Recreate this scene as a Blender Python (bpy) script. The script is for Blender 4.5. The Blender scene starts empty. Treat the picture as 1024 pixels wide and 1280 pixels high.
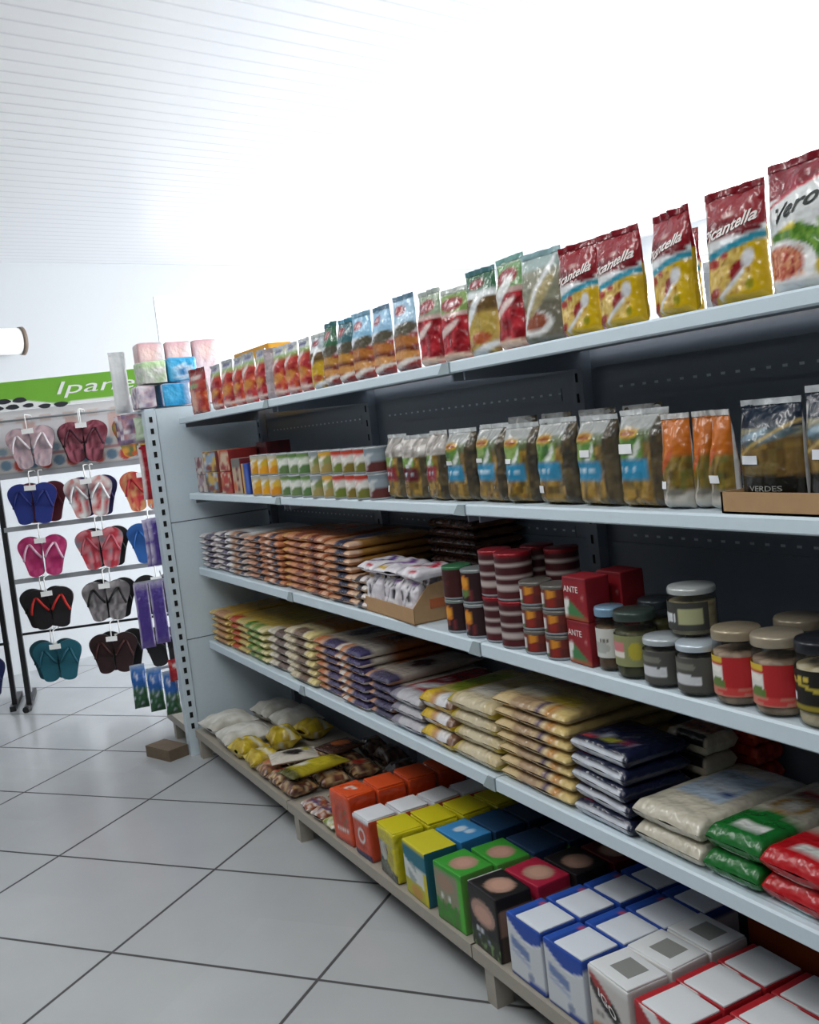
import bpy, math, random
from mathutils import Vector, Matrix, noise
random.seed(7)
C = bpy.context.scene.collection
SC = bpy.context.scene
PI = math.pi
R = math.radians

# ------------------------------------------------------------------ camera
CAM_POS = Vector((-1.1807, 0.0, 1.3567))
PITCH, ROLL, YAW, FPX = 0.0916, 0.1147, 0.4829, 1250.0
fw = Vector((math.sin(YAW)*math.cos(PITCH), math.cos(YAW)*math.cos(PITCH), -math.sin(PITCH)))
rt = Vector((math.cos(YAW), -math.sin(YAW), 0))
up = rt.cross(fw)
# the phone is tilted a little about its viewing axis
cr, sr = math.cos(ROLL), math.sin(ROLL)
rt2 = rt*cr - up*sr
up2 = up*cr + rt*sr
cd = bpy.data.cameras.new('camera')
cam = bpy.data.objects.new('camera', cd); C.objects.link(cam)
m3 = Matrix((rt2, up2, -fw)).transposed()
cam.matrix_world = Matrix.Translation(CAM_POS) @ m3.to_4x4()
cd.sensor_fit = 'VERTICAL'; cd.sensor_height = 32.0
cd.lens = FPX*32.0/1280.0
cd.clip_start = 0.02
SC.camera = cam

# ------------------------------------------------------------------ world, lights, exposure
SC.view_settings.view_transform = 'Standard'
SC.view_settings.look = 'None'
SC.view_settings.gamma = 1.0
SC.view_settings.use_curve_mapping = False
SC.view_settings.exposure = 0.0
W = bpy.data.worlds.new('world'); SC.world = W; W.use_nodes = True
bg = W.node_tree.nodes['Background']
bg.inputs[0].default_value = (0.93, 0.97, 1.0, 1); bg.inputs[1].default_value = 0.03

def area_light(name, loc, target, sx, sy, power, col=(1, 1, 1)):
    l = bpy.data.lights.new(name, 'AREA'); l.shape = 'RECTANGLE'
    l.size = sx; l.size_y = sy; l.energy = power; l.color = col
    o = bpy.data.objects.new(name, l); C.objects.link(o)
    o.location = loc
    o.rotation_euler = (Vector(target)-Vector(loc)).to_track_quat('-Z', 'Y').to_euler()
    return o
CEIL = 2.67
# added area light before the side windows, tilted up to brighten the ceiling
area_light('window_daylight', (4.75, 3.2, 1.75), (0.6, 4.4, 3.7), 6.5, 1.1, 620, (0.97, 0.985, 1.0))
# weak front fill added behind the camera, standing for an open shop front
area_light('shopfront_daylight', (-2.6, -3.2, 1.9), (-0.8, 4.5, 1.2), 3.6, 1.8, 1.5, (0.97, 0.985, 1.0))
TUBES = [(-1.3, 0.1), (-1.3, 1.8), (-1.3, 3.4)]
TUBE_POWER = 15

# ------------------------------------------------------------------ colours
def H(h):
    if not isinstance(h, str): return h
    h = h.lstrip('#')
    o = []
    for i in (0, 2, 4):
        c = int(h[i:i+2], 16)/255
        o.append(c/12.92 if c <= .04045 else ((c+.055)/1.055)**2.4)
    return tuple(o)
def mix(a, b, t):
    a, b = H(a), H(b); return tuple(a[i]*(1-t)+b[i]*t for i in range(3))

# ------------------------------------------------------------------ materials
MATS = {}
def nodes_of(name):
    m = bpy.data.materials.new(name); m.use_nodes = True
    return m, m.node_tree.nodes, m.node_tree.links, m.node_tree.nodes['Principled BSDF']
def plain(name, col, rough=.5, metal=0., bump=0., bscale=40., var=0.):
    if name in MATS: return MATS[name]
    m, n, l, b = nodes_of(name)
    b.inputs['Base Color'].default_value = (*H(col), 1)
    b.inputs['Roughness'].default_value = rough; b.inputs['Metallic'].default_value = metal
    tc = n.new('ShaderNodeTexCoord')
    if bump or var:
        t = n.new('ShaderNodeTexNoise'); t.inputs['Scale'].default_value = bscale
        l.new(tc.outputs['Object'], t.inputs['Vector'])
    if bump:
        bp = n.new('ShaderNodeBump'); bp.inputs['Strength'].default_value = bump; bp.inputs['Distance'].default_value = .004
        l.new(t.outputs['Fac'], bp.inputs['Height']); l.new(bp.outputs['Normal'], b.inputs['Normal'])
    if var:
        mx = n.new('ShaderNodeMix'); mx.data_type = 'RGBA'
        c = H(col)
        mx.inputs[6].default_value = (*[x*(1-var) for x in c], 1); mx.inputs[7].default_value = (*[min(1, x*(1+var)) for x in c], 1)
        l.new(t.outputs['Fac'], mx.inputs[0]); l.new(mx.outputs[2], b.inputs['Base Color'])
    MATS[name] = m; return m
def printed(name, rough=.35, bump=.0, bscale=30., spec=.5, dist=.004):
    """printed packaging: the print is the thing's own colour attribute"""
    m, n, l, b = nodes_of(name)
    a = n.new('ShaderNodeAttribute'); a.attribute_name = 'print'
    l.new(a.outputs['Color'], b.inputs['Base Color'])
    b.inputs['Roughness'].default_value = rough
    b.inputs['Specular IOR Level'].default_value = spec
    if bump:
        tc = n.new('ShaderNodeTexCoord'); t = n.new('ShaderNodeTexNoise')
        t.inputs['Scale'].default_value = bscale; t.inputs['Detail'].default_value = 2
        l.new(tc.outputs['Object'], t.inputs['Vector'])
        bp = n.new('ShaderNodeBump'); bp.inputs['Strength'].default_value = bump; bp.inputs['Distance'].default_value = dist
        l.new(t.outputs['Fac'], bp.inputs['Height']); l.new(bp.outputs['Normal'], b.inputs['Normal'])
    MATS[name] = m; return m
FILM = printed('printed_film', .25, .9, 26., .6, .012)
SOFT = printed('printed_soft_film', .38, .6, 30., .4, .01)
CARTON = printed('printed_carton', .5, .15, 40., .4)
FOAM = printed('printed_foam', .6, .1, 80., .3)
def clear(name, trans=.7, rough=.12, tint=(1, 1, 1), base=(.85, .87, .88)):
    m, n, l, b = nodes_of(name)
    out = n['Material Output']
    t = n.new('ShaderNodeBsdfTransparent'); t.inputs[0].default_value = (*tint, 1)
    b.inputs['Base Color'].default_value = (*base, 1); b.inputs['Roughness'].default_value = rough
    tc = n.new('ShaderNodeTexCoord'); no = n.new('ShaderNodeTexNoise'); no.inputs['Scale'].default_value = 35
    l.new(tc.outputs['Object'], no.inputs['Vector'])
    bp = n.new('ShaderNodeBump'); bp.inputs['Strength'].default_value = .6; bp.inputs['Distance'].default_value = .008
    l.new(no.outputs['Fac'], bp.inputs['Height']); l.new(bp.outputs['Normal'], b.inputs['Normal'])
    mx = n.new('ShaderNodeMixShader'); mx.inputs[0].default_value = 1-trans
    l.new(t.outputs[0], mx.inputs[1]); l.new(b.outputs[0], mx.inputs[2]); l.new(mx.outputs[0], out.inputs['Surface'])
    MATS[name] = m; return m
CLEAR = clear('clear_film', .62, .15)
GLASS = clear('jar_glass', .82, .05, base=(.06, .065, .06))
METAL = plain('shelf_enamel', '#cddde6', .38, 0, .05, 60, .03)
METAL_SHADE = plain('shelf_back_enamel', '#838c98', .35, 0, .05, 60, .04)  # same enamel darkened to stand for shade inside the shelves
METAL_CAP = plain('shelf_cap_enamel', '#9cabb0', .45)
SLOT = plain('slot_shadow_gap', '#0a0b0d', .9)
DECK = plain('deck_enamel', '#a39d91', .5, 0, .05, 50, .06)
BLACK = plain('black_powdercoat', '#15161a', .45)
STEEL = plain('rack_steel', '#b4b8bc', .35, .25)
BOARD = plain('brown_cardboard', '#b08d66', .8, 0, .1, 60, .08)
WHITE_PL = plain('white_plastic', '#e9e9e6', .4)
LIDS = {}
def lidmat(c):
    if c not in LIDS: LIDS[c] = plain('lid_enamel_'+c.lstrip('#'), c, .3, .3)
    return LIDS[c]

# ------------------------------------------------------------------ mesh builder
class MB:
    def __init__(s): s.v = []; s.f = []; s.c = []; s.m = []; s.s = []
    def grid(s, P, us, vs, col=(1, 1, 1), mat=0, flip=False, smooth=True):
        """P(u,v) -> point over the parameter lists us, vs; col a colour or f(u,v)"""
        b = len(s.v); nu, nv = len(us), len(vs)
        cc = None if callable(col) else H(col)
        def cell(L, i):      # half widths of the patch a vertex stands for
            a = (L[i]-L[i-1])*.5 if i else 0.; b_ = (L[i+1]-L[i])*.5 if i < len(L)-1 else 0.
            return -a*.6, b_*.6
        for j, v in enumerate(vs):
            for i, u in enumerate(us):
                s.v.append(P(u, v))
                if cc is not None: s.c.append(cc); continue
                if nu < 5 or nv < 5: s.c.append(H(col(u, v))); continue
                (ua, ub), (va, vb) = cell(us, i), cell(vs, j)
                q = [H(col(u+x, v+y)) for x, y in ((ua, va), (ub, va), (ua, vb), (ub, vb), (0, 0))]
                s.c.append(tuple(sum(k[n] for k in q)/5 for n in range(3)))
        for j in range(nv-1):
            for i in range(nu-1):
                q = (b+j*nu+i, b+j*nu+i+1, b+(j+1)*nu+i+1, b+(j+1)*nu+i)
                s.f.append(q[::-1] if flip else q); s.m.append(mat); s.s.append(smooth)
    def poly(s, pts, col=(1, 1, 1), mat=0, smooth=False):
        b = len(s.v); c = H(col)
        for p in pts: s.v.append(tuple(p)); s.c.append(c)
        s.f.append(tuple(range(b, b+len(pts)))); s.m.append(mat); s.s.append(smooth)
    def box(s, x0, x1, y0, y1, z0, z1, col=(1, 1, 1), mat=0):
        p = [(x0,y0,z0),(x1,y0,z0),(x1,y1,z0),(x0,y1,z0),(x0,y0,z1),(x1,y0,z1),(x1,y1,z1),(x0,y1,z1)]
        for f in ((0,3,2,1),(4,5,6,7),(0,1,5,4),(1,2,6,5),(2,3,7,6),(3,0,4,7)):
            s.poly([p[i] for i in f], col, mat)
    def bar(s, a, b, w, d, col=(1, 1, 1), mat=0, hint=(0, 0, 1)):
        a, b = Vector(a), Vector(b); t = (b-a).normalized(); h = Vector(hint)
        if abs(t.dot(h)) > .98: h = Vector((0, 1, 0))
        n = t.cross(h).normalized(); k = n.cross(t)
        n *= w/2; k *= d/2
        q = [a-n-k, a+n-k, a+n+k, a-n+k, b-n-k, b+n-k, b+n+k, b-n+k]
        for f in ((0,3,2,1),(4,5,6,7),(0,1,5,4),(1,2,6,5),(2,3,7,6),(3,0,4,7)):
            s.poly([q[i] for i in f], col, mat)
    def tube(s, pts, r, n=8, col=(1, 1, 1), mat=0, cap=True):
        pts = [Vector(p) for p in pts]; b = len(s.v); c = H(col)
        rs = r if isinstance(r, (list, tuple)) else [r]*len(pts)
        prev = None
        for i, p in enumerate(pts):
            t = (pts[min(i+1, len(pts)-1)]-pts[max(i-1, 0)]).normalized()
            a = prev if prev else (Vector((0, 0, 1)) if abs(t.z) < .9 else Vector((1, 0, 0)))
            x = (a-t*a.dot(t)).normalized(); prev = x; y = t.cross(x)
            for k in range(n):
                an = 2*PI*k/n
                s.v.append(tuple(p+(x*math.cos(an)+y*math.sin(an))*rs[i])); s.c.append(c)
        for i in range(len(pts)-1):
            for k in range(n):
                s.f.append((b+i*n+k, b+i*n+(k+1) % n, b+(i+1)*n+(k+1) % n, b+(i+1)*n+k)); s.m.append(mat); s.s.append(True)
        if cap:
            s.f.append(tuple(b+k for k in range(n))[::-1]); s.m.append(mat); s.s.append(False)
            e = b+(len(pts)-1)*n
            s.f.append(tuple(e+k for k in range(n))); s.m.append(mat); s.s.append(False)
    def lathe(s, prof, n=24, col=(1, 1, 1), mat=0, a0=0., a1=2*PI, cx=0., cy=0.):
        """prof: (r, z) from bottom to top; col(f, z) with f = 0..1 across the side facing the aisle"""
        full = abs(a1-a0-2*PI) < 1e-6
        b = len(s.v); k = n if full else n+1
        for r, z in prof:
            for i in range(k):
                an = a0+(a1-a0)*i/n
                s.v.append((cx-r*math.cos(an), cy-r*math.sin(an), z))
                s.c.append(H(col(an, z)) if callable(col) else H(col))
        for j in range(len(prof)-1):
            for i in range(n):
                i2 = (i+1) % k if full else i+1
                s.f.append((b+j*k+i, b+j*k+i2, b+(j+1)*k+i2, b+(j+1)*k+i)); s.m.append(mat); s.s.append(True)
    def mesh(s, name, mats):
        me = bpy.data.meshes.new(name)
        me.from_pydata([tuple(p) for p in s.v], [], s.f)
        for m in mats: me.materials.append(m)
        me.polygons.foreach_set('material_index', s.m)
        me.polygons.foreach_set('use_smooth', s.s)
        at = me.color_attributes.new('print', 'FLOAT_COLOR', 'POINT')
        flat = []
        for c in s.c: flat += [c[0], c[1], c[2], 1.0]
        at.data.foreach_set('color', flat)
        me.update(); return me
    def build(s, name, mats, parent=None, loc=None, rotz=0.):
        if not isinstance(mats, (list, tuple)): mats = [mats]
        o = bpy.data.objects.new(name, s.mesh(name, mats)); C.objects.link(o)
        if parent: o.parent = parent
        if loc: o.location = loc
        if rotz: o.rotation_euler = (0, 0, rotz)
        return o

def lin(n): return [i/n for i in range(n+1)]
def edge(n): return [.5-.5*math.cos(PI*i/n) for i in range(n+1)]
def tag(o, label, cat, group=None):
    o['label'] = label; o['category'] = cat
    if group: o['group'] = group
    return o
def thing(name, label, cat, loc=(0, 0, 0), rotz=0., group=None):
    o = bpy.data.objects.new(name, None); C.objects.link(o)
    o.location = loc; o.rotation_euler = (0, 0, rotz); o.empty_display_size = .05
    return tag(o, label, cat, group)
def struct(o): o['kind'] = 'structure'; return o
def dup(root, loc, rotz, label, group=None):
    r = root.copy(); C.objects.link(r); r.location = loc
    r.rotation_euler = (root.rotation_euler[0], root.rotation_euler[1], rotz)
    r['label'] = label
    if group: r['group'] = group
    for ch in list(root.children):
        c = ch.copy(); C.objects.link(c); c.parent = r
        for g in ch.children:
            d = g.copy(); C.objects.link(d); d.parent = c
    return r
ORD = ['topmost']+[w+'-from-top' for w in ('second', 'third', 'fourth', 'fifth', 'sixth', 'seventh', 'eighth')]
def layer_word(k, n):     # k counts from the bottom
    i = n-1-k
    return 'bottom' if k == 0 and n > 1 else ORD[i]
# ------------------------------------------------------------------ the room
# floor: ceramic tiles laid on the diagonal with dark joints
TX, TY, TR, TS, TQ = -0.7991, 2.7769, -0.8916, 0.6437, 0.5022
def floor_mat():
    m, n, l, b = nodes_of('ceramic_tiles')
    tc = n.new('ShaderNodeTexCoord'); sp = n.new('ShaderNodeSeparateXYZ'); l.new(tc.outputs['Object'], sp.inputs[0])
    def M(op, a, bb=None):
        q = n.new('ShaderNodeMath'); q.operation = op
        for i, x in enumerate((a, bb)):
            if x is None: continue
            if isinstance(x, (int, float)): q.inputs[i].default_value = x
            else: l.new(x, q.inputs[i])
        return q.outputs[0]
    def joint(o, size):
        t = M('DIVIDE', o, size); fr = M('FRACT', M('ADD', t, 100.5)); d = M('MULTIPLY', M('ABSOLUTE', M('SUBTRACT', fr, .5)), size)
        return d, M('FLOOR', M('ADD', t, 100.5))
    dx, ix = joint(sp.outputs[0], TS); dy, iy = joint(sp.outputs[1], TQ)
    d = M('MINIMUM', dx, dy)
    mr = n.new('ShaderNodeMapRange'); mr.inputs[1].default_value = .0038; mr.inputs[2].default_value = .0062
    l.new(d, mr.inputs[0])
    no = n.new('ShaderNodeTexNoise'); no.inputs['Scale'].default_value = 3.5; no.inputs['Detail'].default_value = 5
    l.new(tc.outputs['Object'], no.inputs['Vector'])
    wn = n.new('ShaderNodeTexWhiteNoise'); wn.noise_dimensions = '2D'
    cb = n.new('ShaderNodeCombineXYZ'); l.new(ix, cb.inputs[0]); l.new(iy, cb.inputs[1]); l.new(cb.outputs[0], wn.inputs['Vector'])
    f = M('ADD', M('MULTIPLY', no.outputs['Fac'], .8), M('MULTIPLY', wn.outputs['Value'], .2))
    c1 = n.new('ShaderNodeMix'); c1.data_type = 'RGBA'
    c1.inputs[6].default_value = (*H('#a9adaf'), 1); c1.inputs[7].default_value = (*H('#bbbfc1'), 1); l.new(f, c1.inputs[0])
    c2 = n.new('ShaderNodeMix'); c2.data_type = 'RGBA'; c2.inputs[6].default_value = (*H('#4a4a4b'), 1)
    l.new(c1.outputs[2], c2.inputs[7]); l.new(mr.outputs[0], c2.inputs[0]); l.new(c2.outputs[2], b.inputs['Base Color'])
    r = n.new('ShaderNodeMapRange'); r.inputs[3].default_value = .75; r.inputs[4].default_value = .22
    l.new(mr.outputs[0], r.inputs[0]); l.new(r.outputs[0], b.inputs['Roughness'])
    bp = n.new('ShaderNodeBump'); bp.inputs['Strength'].default_value = .4; bp.inputs['Distance'].default_value = .003
    l.new(mr.outputs[0], bp.inputs['Height']); l.new(bp.outputs['Normal'], b.inputs['Normal'])
    return m
mb = MB(); mb.box(-11, 11, -11, 11, -.05, 0)
fl = struct(mb.build('floor', floor_mat())); fl.location = (TX, TY, 0); fl.rotation_euler = (0, 0, TR)

# ceiling: white PVC planks running parallel to the end wall
WANG = R(13)
def ceil_mat():
    m, n, l, b = nodes_of('pvc_plank_ceiling')
    b.inputs['Base Color'].default_value = (*H('#f6f6f8'), 1); b.inputs['Roughness'].default_value = .32
    tc = n.new('ShaderNodeTexCoord'); sp = n.new('ShaderNodeSeparateXYZ'); l.new(tc.outputs['Object'], sp.inputs[0])
    def M(op, a, bb=None):
        q = n.new('ShaderNodeMath'); q.operation = op
        for i, x in enumerate((a, bb)):
            if x is None: continue
            if isinstance(x, (int, float)): q.inputs[i].default_value = x
            else: l.new(x, q.inputs[i])
        return q.outputs[0]
    fr = M('FRACT', M('DIVIDE', M('ADD', sp.outputs[1], 50), .1)); d = M('ABSOLUTE', M('SUBTRACT', fr, .5))
    mr = n.new('ShaderNodeMapRange'); mr.inputs[1].default_value = .40; mr.inputs[2].default_value = .5; l.new(d, mr.inputs[0])
    mx = n.new('ShaderNodeMix'); mx.data_type = 'RGBA'; mx.inputs[6].default_value = (*H('#f6f6f8'), 1); mx.inputs[7].default_value = (*H('#dcdce0'), 1)
    l.new(mr.outputs[0], mx.inputs[0]); l.new(mx.outputs[2], b.inputs['Base Color'])
    bp = n.new('ShaderNodeBump'); bp.inputs['Strength'].default_value = .35; bp.inputs['Distance'].default_value = .004; bp.invert = True
    l.new(mr.outputs[0], bp.inputs['Height']); l.new(bp.outputs['Normal'], b.inputs['Normal'])
    return m
mb = MB(); mb.box(-12, 12, -14, 3.0, 0, .05)
ce = struct(mb.build('ceiling', ceil_mat())); ce.location = (-.3, 7.0, CEIL); ce.rotation_euler = (0, 0, WANG)
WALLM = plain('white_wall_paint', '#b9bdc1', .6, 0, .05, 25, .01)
mb = MB(); mb.box(-9, 9, 0, .12, 0, CEIL)
wb = struct(mb.build('wall_back', WALLM)); wb.location = (-.3, 7.0, 0); wb.rotation_euler = (0, 0, WANG)
# unseen side wall behind the shelving; its windows are added to light the ceiling
mb = MB()
X0, X1 = 4.9, 5.02
mb.box(X0, X1, -4, 9.5, 0, .95); mb.box(X0, X1, -4, 9.5, 2.4, CEIL)
for a, b_ in ((-4, -.1), (1.95, 2.15), (4.25, 4.45), (6.5, 9.5)): mb.box(X0, X1, a, b_, .95, 2.4)
struct(mb.build('wall_right', plain('white_side_wall_paint', '#f0f2f4', .6, 0, .05, 25, .01)))
PANE = clear('window_pane', .94, .02)
for i, (a, b_) in enumerate(((-.1, 1.95), (2.15, 4.25), (4.45, 6.5))):
    mb = MB()
    for q in ((a, a+.05, .95, 2.4), (b_-.05, b_, .95, 2.4), (a, b_, .95, 1.0), (a, b_, 2.35, 2.4), ((a+b_)/2-.02, (a+b_)/2+.02, 1.0, 2.35)):
        mb.box(X0+.03, X1-.03, *q)
    w = struct(mb.build('window_%d' % (i+1), WHITE_PL))
    mb = MB(); mb.box(X0+.055, X0+.062, a+.05, b_-.05, 1.0, 2.35); mb.build('window_pane', PANE, w)
# batten lamps over the aisle (left of the frame)
def emit(name, col, st):
    m, n, l, b = nodes_of(name)
    b.inputs['Emission Color'].default_value = (*col, 1); b.inputs['Emission Strength'].default_value = st
    return m
TUBEM = emit('lit_tube', (1, .99, .97), 6)
for i, (x, y) in enumerate(TUBES):
    t = thing('batten_lamp', ['white batten lamp on the ceiling above the camera', 'white batten lamp on the ceiling halfway along the aisle', 'white batten lamp on the ceiling toward the far end of the aisle'][i], 'lamp', (x, y, CEIL-.07), 0, 'ceiling lamps')
    mb = MB(); mb.box(-.04, .04, -.62, .62, .02, .07); mb.build('lamp_body', WHITE_PL, t)
    mb = MB(); mb.tube([(0, -.59, -.0), (0, .59, -.0)], .016, 10); mb.build('tube', TUBEM, t)
    area_light('tube_light', (x, y, CEIL-.10), (x+.25, y, 0), .06, 1.2, TUBE_POWER, (1, .995, .98))

# white rectangle added to match a brighter wall patch, and a small fixture
def on_wall(s, z, off=0.):   # point on the end wall, s metres along it
    return Vector((-.3+s*math.cos(WANG)+off*math.sin(WANG), 7.0+s*math.sin(WANG)-off*math.cos(WANG), z))
mb = MB(); mb.box(-.70, .70, -.004, 0, -.35, .12)
o = mb.build('wall_board', plain('blank_white_board', '#ffffff', .45)); o.location = on_wall(1.78, 2.32, .001); o.rotation_euler = (0, 0, WANG)
tag(o, 'blank white board fixed flat on the end wall above the shelving', 'board')
t = thing('wall_unit', 'white wall-mounted tubular unit with brown end ring, high at left', 'fixture', on_wall(-.12, 2.14, .14), WANG)
mb = MB(); mb.tube([(-.7, 0, 0), (.14, 0, 0)], .085, 20); mb.tube([(-.7, 0, -.0), (-.66, 0, 0)], .09, 20); mb.build('body', WHITE_PL, t)
mb = MB(); mb.tube([(.14, 0, 0), (.165, 0, 0)], [.088, .092], 20); mb.build('end_ring', plain('brown_ring', '#7a6a5c', .5), t)
mb = MB(); mb.box(-.3, -.22, .06, .14, -.03, .03); mb.build('bracket', WHITE_PL, t)

# ------------------------------------------------------------------ the shelving
YJ = [4.2813, 3.1686, 1.9743, 0.78, -0.41]           # joints between the bays, far to near
SZ = [1.477, 1.149, 0.823, 0.495]                    # top faces of the hung shelves
DZ = 0.121                                           # top face of the bottom deck
DEPTH = .385; DX = -.115
gond = thing('shelving_run', 'long pale blue-grey metal shelving run stocked with groceries', 'shelf', (0, 0, 0))
def part(mb, name, mat, parent=gond): return mb.build(name, mat, parent)
def perforated():
    if 'perforated_enamel' in MATS: return MATS['perforated_enamel']
    m, n, l, b = nodes_of('perforated_enamel')
    tc = n.new('ShaderNodeTexCoord'); sp = n.new('ShaderNodeSeparateXYZ'); l.new(tc.outputs['Object'], sp.inputs[0])
    def M(op, a, bb=None):
        q = n.new('ShaderNodeMath'); q.operation = op
        for i, x in enumerate((a, bb)):
            if x is None: continue
            if isinstance(x, (int, float)): q.inputs[i].default_value = x
            else: l.new(x, q.inputs[i])
        return q.outputs[0]
    f = M('LESS_THAN', M('FRACT', M('MULTIPLY', sp.outputs[1], 25.)), .3)
    z = M('LESS_THAN', M('ABSOLUTE', M('SUBTRACT', M('FRACT', M('DIVIDE', M('SUBTRACT', sp.outputs[2], 1.02), .355)), .0)), .016)
    mx = n.new('ShaderNodeMix'); mx.data_type = 'RGBA'; mx.inputs[6].default_value = (*H('#838c98'), 1); mx.inputs[7].default_value = (*H('#dfe6ea'), 1)  # base repeats the shade-darkened enamel tone
    l.new(M('MULTIPLY', f, z), mx.inputs[0]); l.new(mx.outputs[2], b.inputs['Base Color']); b.inputs['Roughness'].default_value = .4
    MATS['perforated_enamel'] = m; return m
# back panels and uprights
for i in range(4):
    y1, y0 = YJ[i]-.004, YJ[i+1]+.004
    mb = MB()
    mb.box(DEPTH, DEPTH+.02, y0-.004, y1+.004, .0, 1.50)
    part(mb, 'back_panel', METAL_SHADE)
    bp = bpy.context.scene.collection.objects[-1]
    hm = MB()
    for z, k in ((1.375, 26), (1.02, 20)):
        hm.box(DEPTH-.0015, DEPTH-.0002, y0+.1, y1-.1, z-.016, z+.016)
    hm.build('perforated_strip', perforated(), bp)
    for z in (1.435, 1.345, 1.0, .68, .36):     # stiffening folds
        fm = MB(); fm.box(DEPTH-.006, DEPTH-.0002, y0+.04, y1-.04, z-.004, z+.004); fm.build('panel_fold', METAL_SHADE, bp)
for i, y in enumerate(YJ):
    mb = MB(); mb.box(DEPTH-.03, DEPTH+.012, y-.022, y+.022, .0, 1.5)
    for k in range(26):
        z = .2+k*.05
        mb.box(DEPTH-.0312, DEPTH-.0302, y-.004, y+.004, z, z+.022, mat=1)
    part(mb, 'upright', [METAL_SHADE, SLOT])
# shelves
for zi, z in enumerate(SZ):
    for i in range(4):
        y1, y0 = YJ[i]-.002, YJ[i+1]+.002
        mb = MB()
        t = .0015
        mb.box(.019, DEPTH-.032, y0, y1, z-.004, z)                      # plate
        mb.box(.019, DEPTH-.033, y0, y1, z-.0056, z-.004, mat=1)      # underside sheet in darkened enamel, painting in the shade below
        lip = .027 if zi < 2 else .034
        us = [0, .2, .5, .8, 1]
        # folded front lip with a soft top edge
        prof = [(.02, z), (.004, z), (0, z-.004), (-.001, z-lip+.003), (.002, z-lip), (.016, z-lip), (.018, z-lip+.006)]
        mb.grid(lambda u, v: (prof[int(v)][0], y0+(y1-y0)*u, prof[int(v)][1]), us, list(range(len(prof))), smooth=False)
        for yy in (y0, y1):
            mb.poly([(p[0], yy, p[1]) for p in prof])
        for yy in (y0+.02, y1-.026): mb.box(.02, DEPTH-.034, yy, yy+.006, z-.045, z-.004, mat=1)   # side brackets, in the shade tone too
        mb.box(.14, .17, y0+.03, y1-.03, z-.016, z-.004, mat=1)      # underside rib, same shade tone
        s = part(mb, 'shelf', [METAL, METAL_SHADE])
        # end cap where two shelves meet
        if i > 0 or False:
            cb = MB()
            cb.poly([(-.004, y1+.002, z-.001), (-.004, y1+.002, z-lip), (-.004, y1+.055, z-lip+.001), (-.004, y1+.03, z-.001)][::-1])
            cb.poly([(-.004, y1+.002, z-.001), (-.004, y1+.002, z-lip), (0, y1+.002, z-lip), (0, y1+.002, z-.001)])
            cb.poly([(-.004, y1+.03, z-.001), (-.004, y1+.055, z-lip+.001), (0, y1+.055, z-lip+.001), (0, y1+.03, z-.001)])
            cb.poly([(-.004, y1+.002, z-.001), (-.004, y1+.03, z-.001), (0, y1+.03, z-.001), (0, y1+.002, z-.001)])
            cb.build('corner_cap', METAL_CAP, s)
# bottom deck with its feet
for i in range(4):
    y1, y0 = YJ[i]-.003, YJ[i+1]+.003
    mb = MB(); mb.box(DX+.003, DEPTH-.032, y0, y1, DZ-.006, DZ); mb.box(DX, DX+.014, y0, y1, DZ-.034, DZ-.0005)
    d = part(mb, 'deck', DECK)
for i, y in enumerate(YJ):
    mb = MB(); mb.box(DX+.004, DX+.05, y-.085, y-.045, 0, DZ-.03) if i else mb.box(DX+.004, DX+.05, y-.06, y-.02, 0, DZ-.03)
    mb.box(DX+.05, DEPTH-.035, y-.07, y-.05, .03, DZ-.03)
    part(mb, 'foot', DECK)
mb = MB(); mb.box(.2, .21, YJ[4], YJ[0], 0, DZ-.03); part(mb, 'kick_plate', METAL_SHADE)

# end-of-run display: panelled back towards the camera, slotted post at the aisle
yE = YJ[0]+.028
SEAM = plain('panel_seam', '#5d666b', .6)
ec = thing('end_display', 'pale blue slotted display frame closing the far end of the shelving', 'shelf', (0, 0, 0))
for z0, z1 in ((.09, .514), (.514, 1.032), (1.032, 1.53)):
    mb = MB(); mb.box(-.088, .86, yE, yE+.018, z0, z1); mb.box(-.088, .86, yE-.0006, yE+.001, z1-.004, z1, mat=1); mb.build('panel', [METAL, SEAM], ec)
for x in (-.115, .87):
    mb = MB(); mb.box(x-.024, x+.024, yE-.006, yE+.05, 0, 1.52)
    for k in range(28):
        z = .12+k*.05; mb.box(x-.007, x+.007, yE-.0072, yE-.0062, z, z+.024, mat=1)
    mb.build('post', [METAL, SLOT], ec)
mb = MB(); mb.box(-.13, .9, yE+.02, yE+.36, 1.515, 1.53); mb.build('top_shelf', METAL, ec)
mb = MB(); mb.box(-.13, .9, yE+.03, yE+.40, .085, .12); mb.build('base_shelf', DECK, ec)
for y in (yE+.08, yE+.32):
    mb = MB(); mb.box(-.12, -.07, y-.02, y+.02, 0, .085); mb.build('foot', DECK, ec)
for z in (.50, .78, 1.09, 1.40):
    for x in (-.10, .02):
        mb = MB(); mb.tube([(x, yE+.02, z), (x, yE+.26, z), (x, yE+.275, z+.02)], .003, 6); mb.build('hook', STEEL, ec)
for x0, z, y in ((-.235, .765, yE+.228), (-.29, .352, yE+.285)):
    mb = MB(); mb.bar((x0, y, z), (.30, y, z), .008, .012); mb.build('hook_bar', STEEL, ec)
    mb = MB(); mb.bar((.28, yE+.018, z), (.28, y, z), .008, .012); mb.build('bar_arm', STEEL, ec)
# brown carton block under the end of the run
mb = MB(); mb.box(-.05, .05, -.09, .09, 0, .05); o = mb.build('wood_block', plain('worn_wood', '#6d5f4e', .8, 0, .2, 30, .2))
o.location = (-.22, 4.40, 0); o.rotation_euler = (0, 0, R(20))
tag(o, 'small worn brown block on the floor below the slotted post', 'block')
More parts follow.
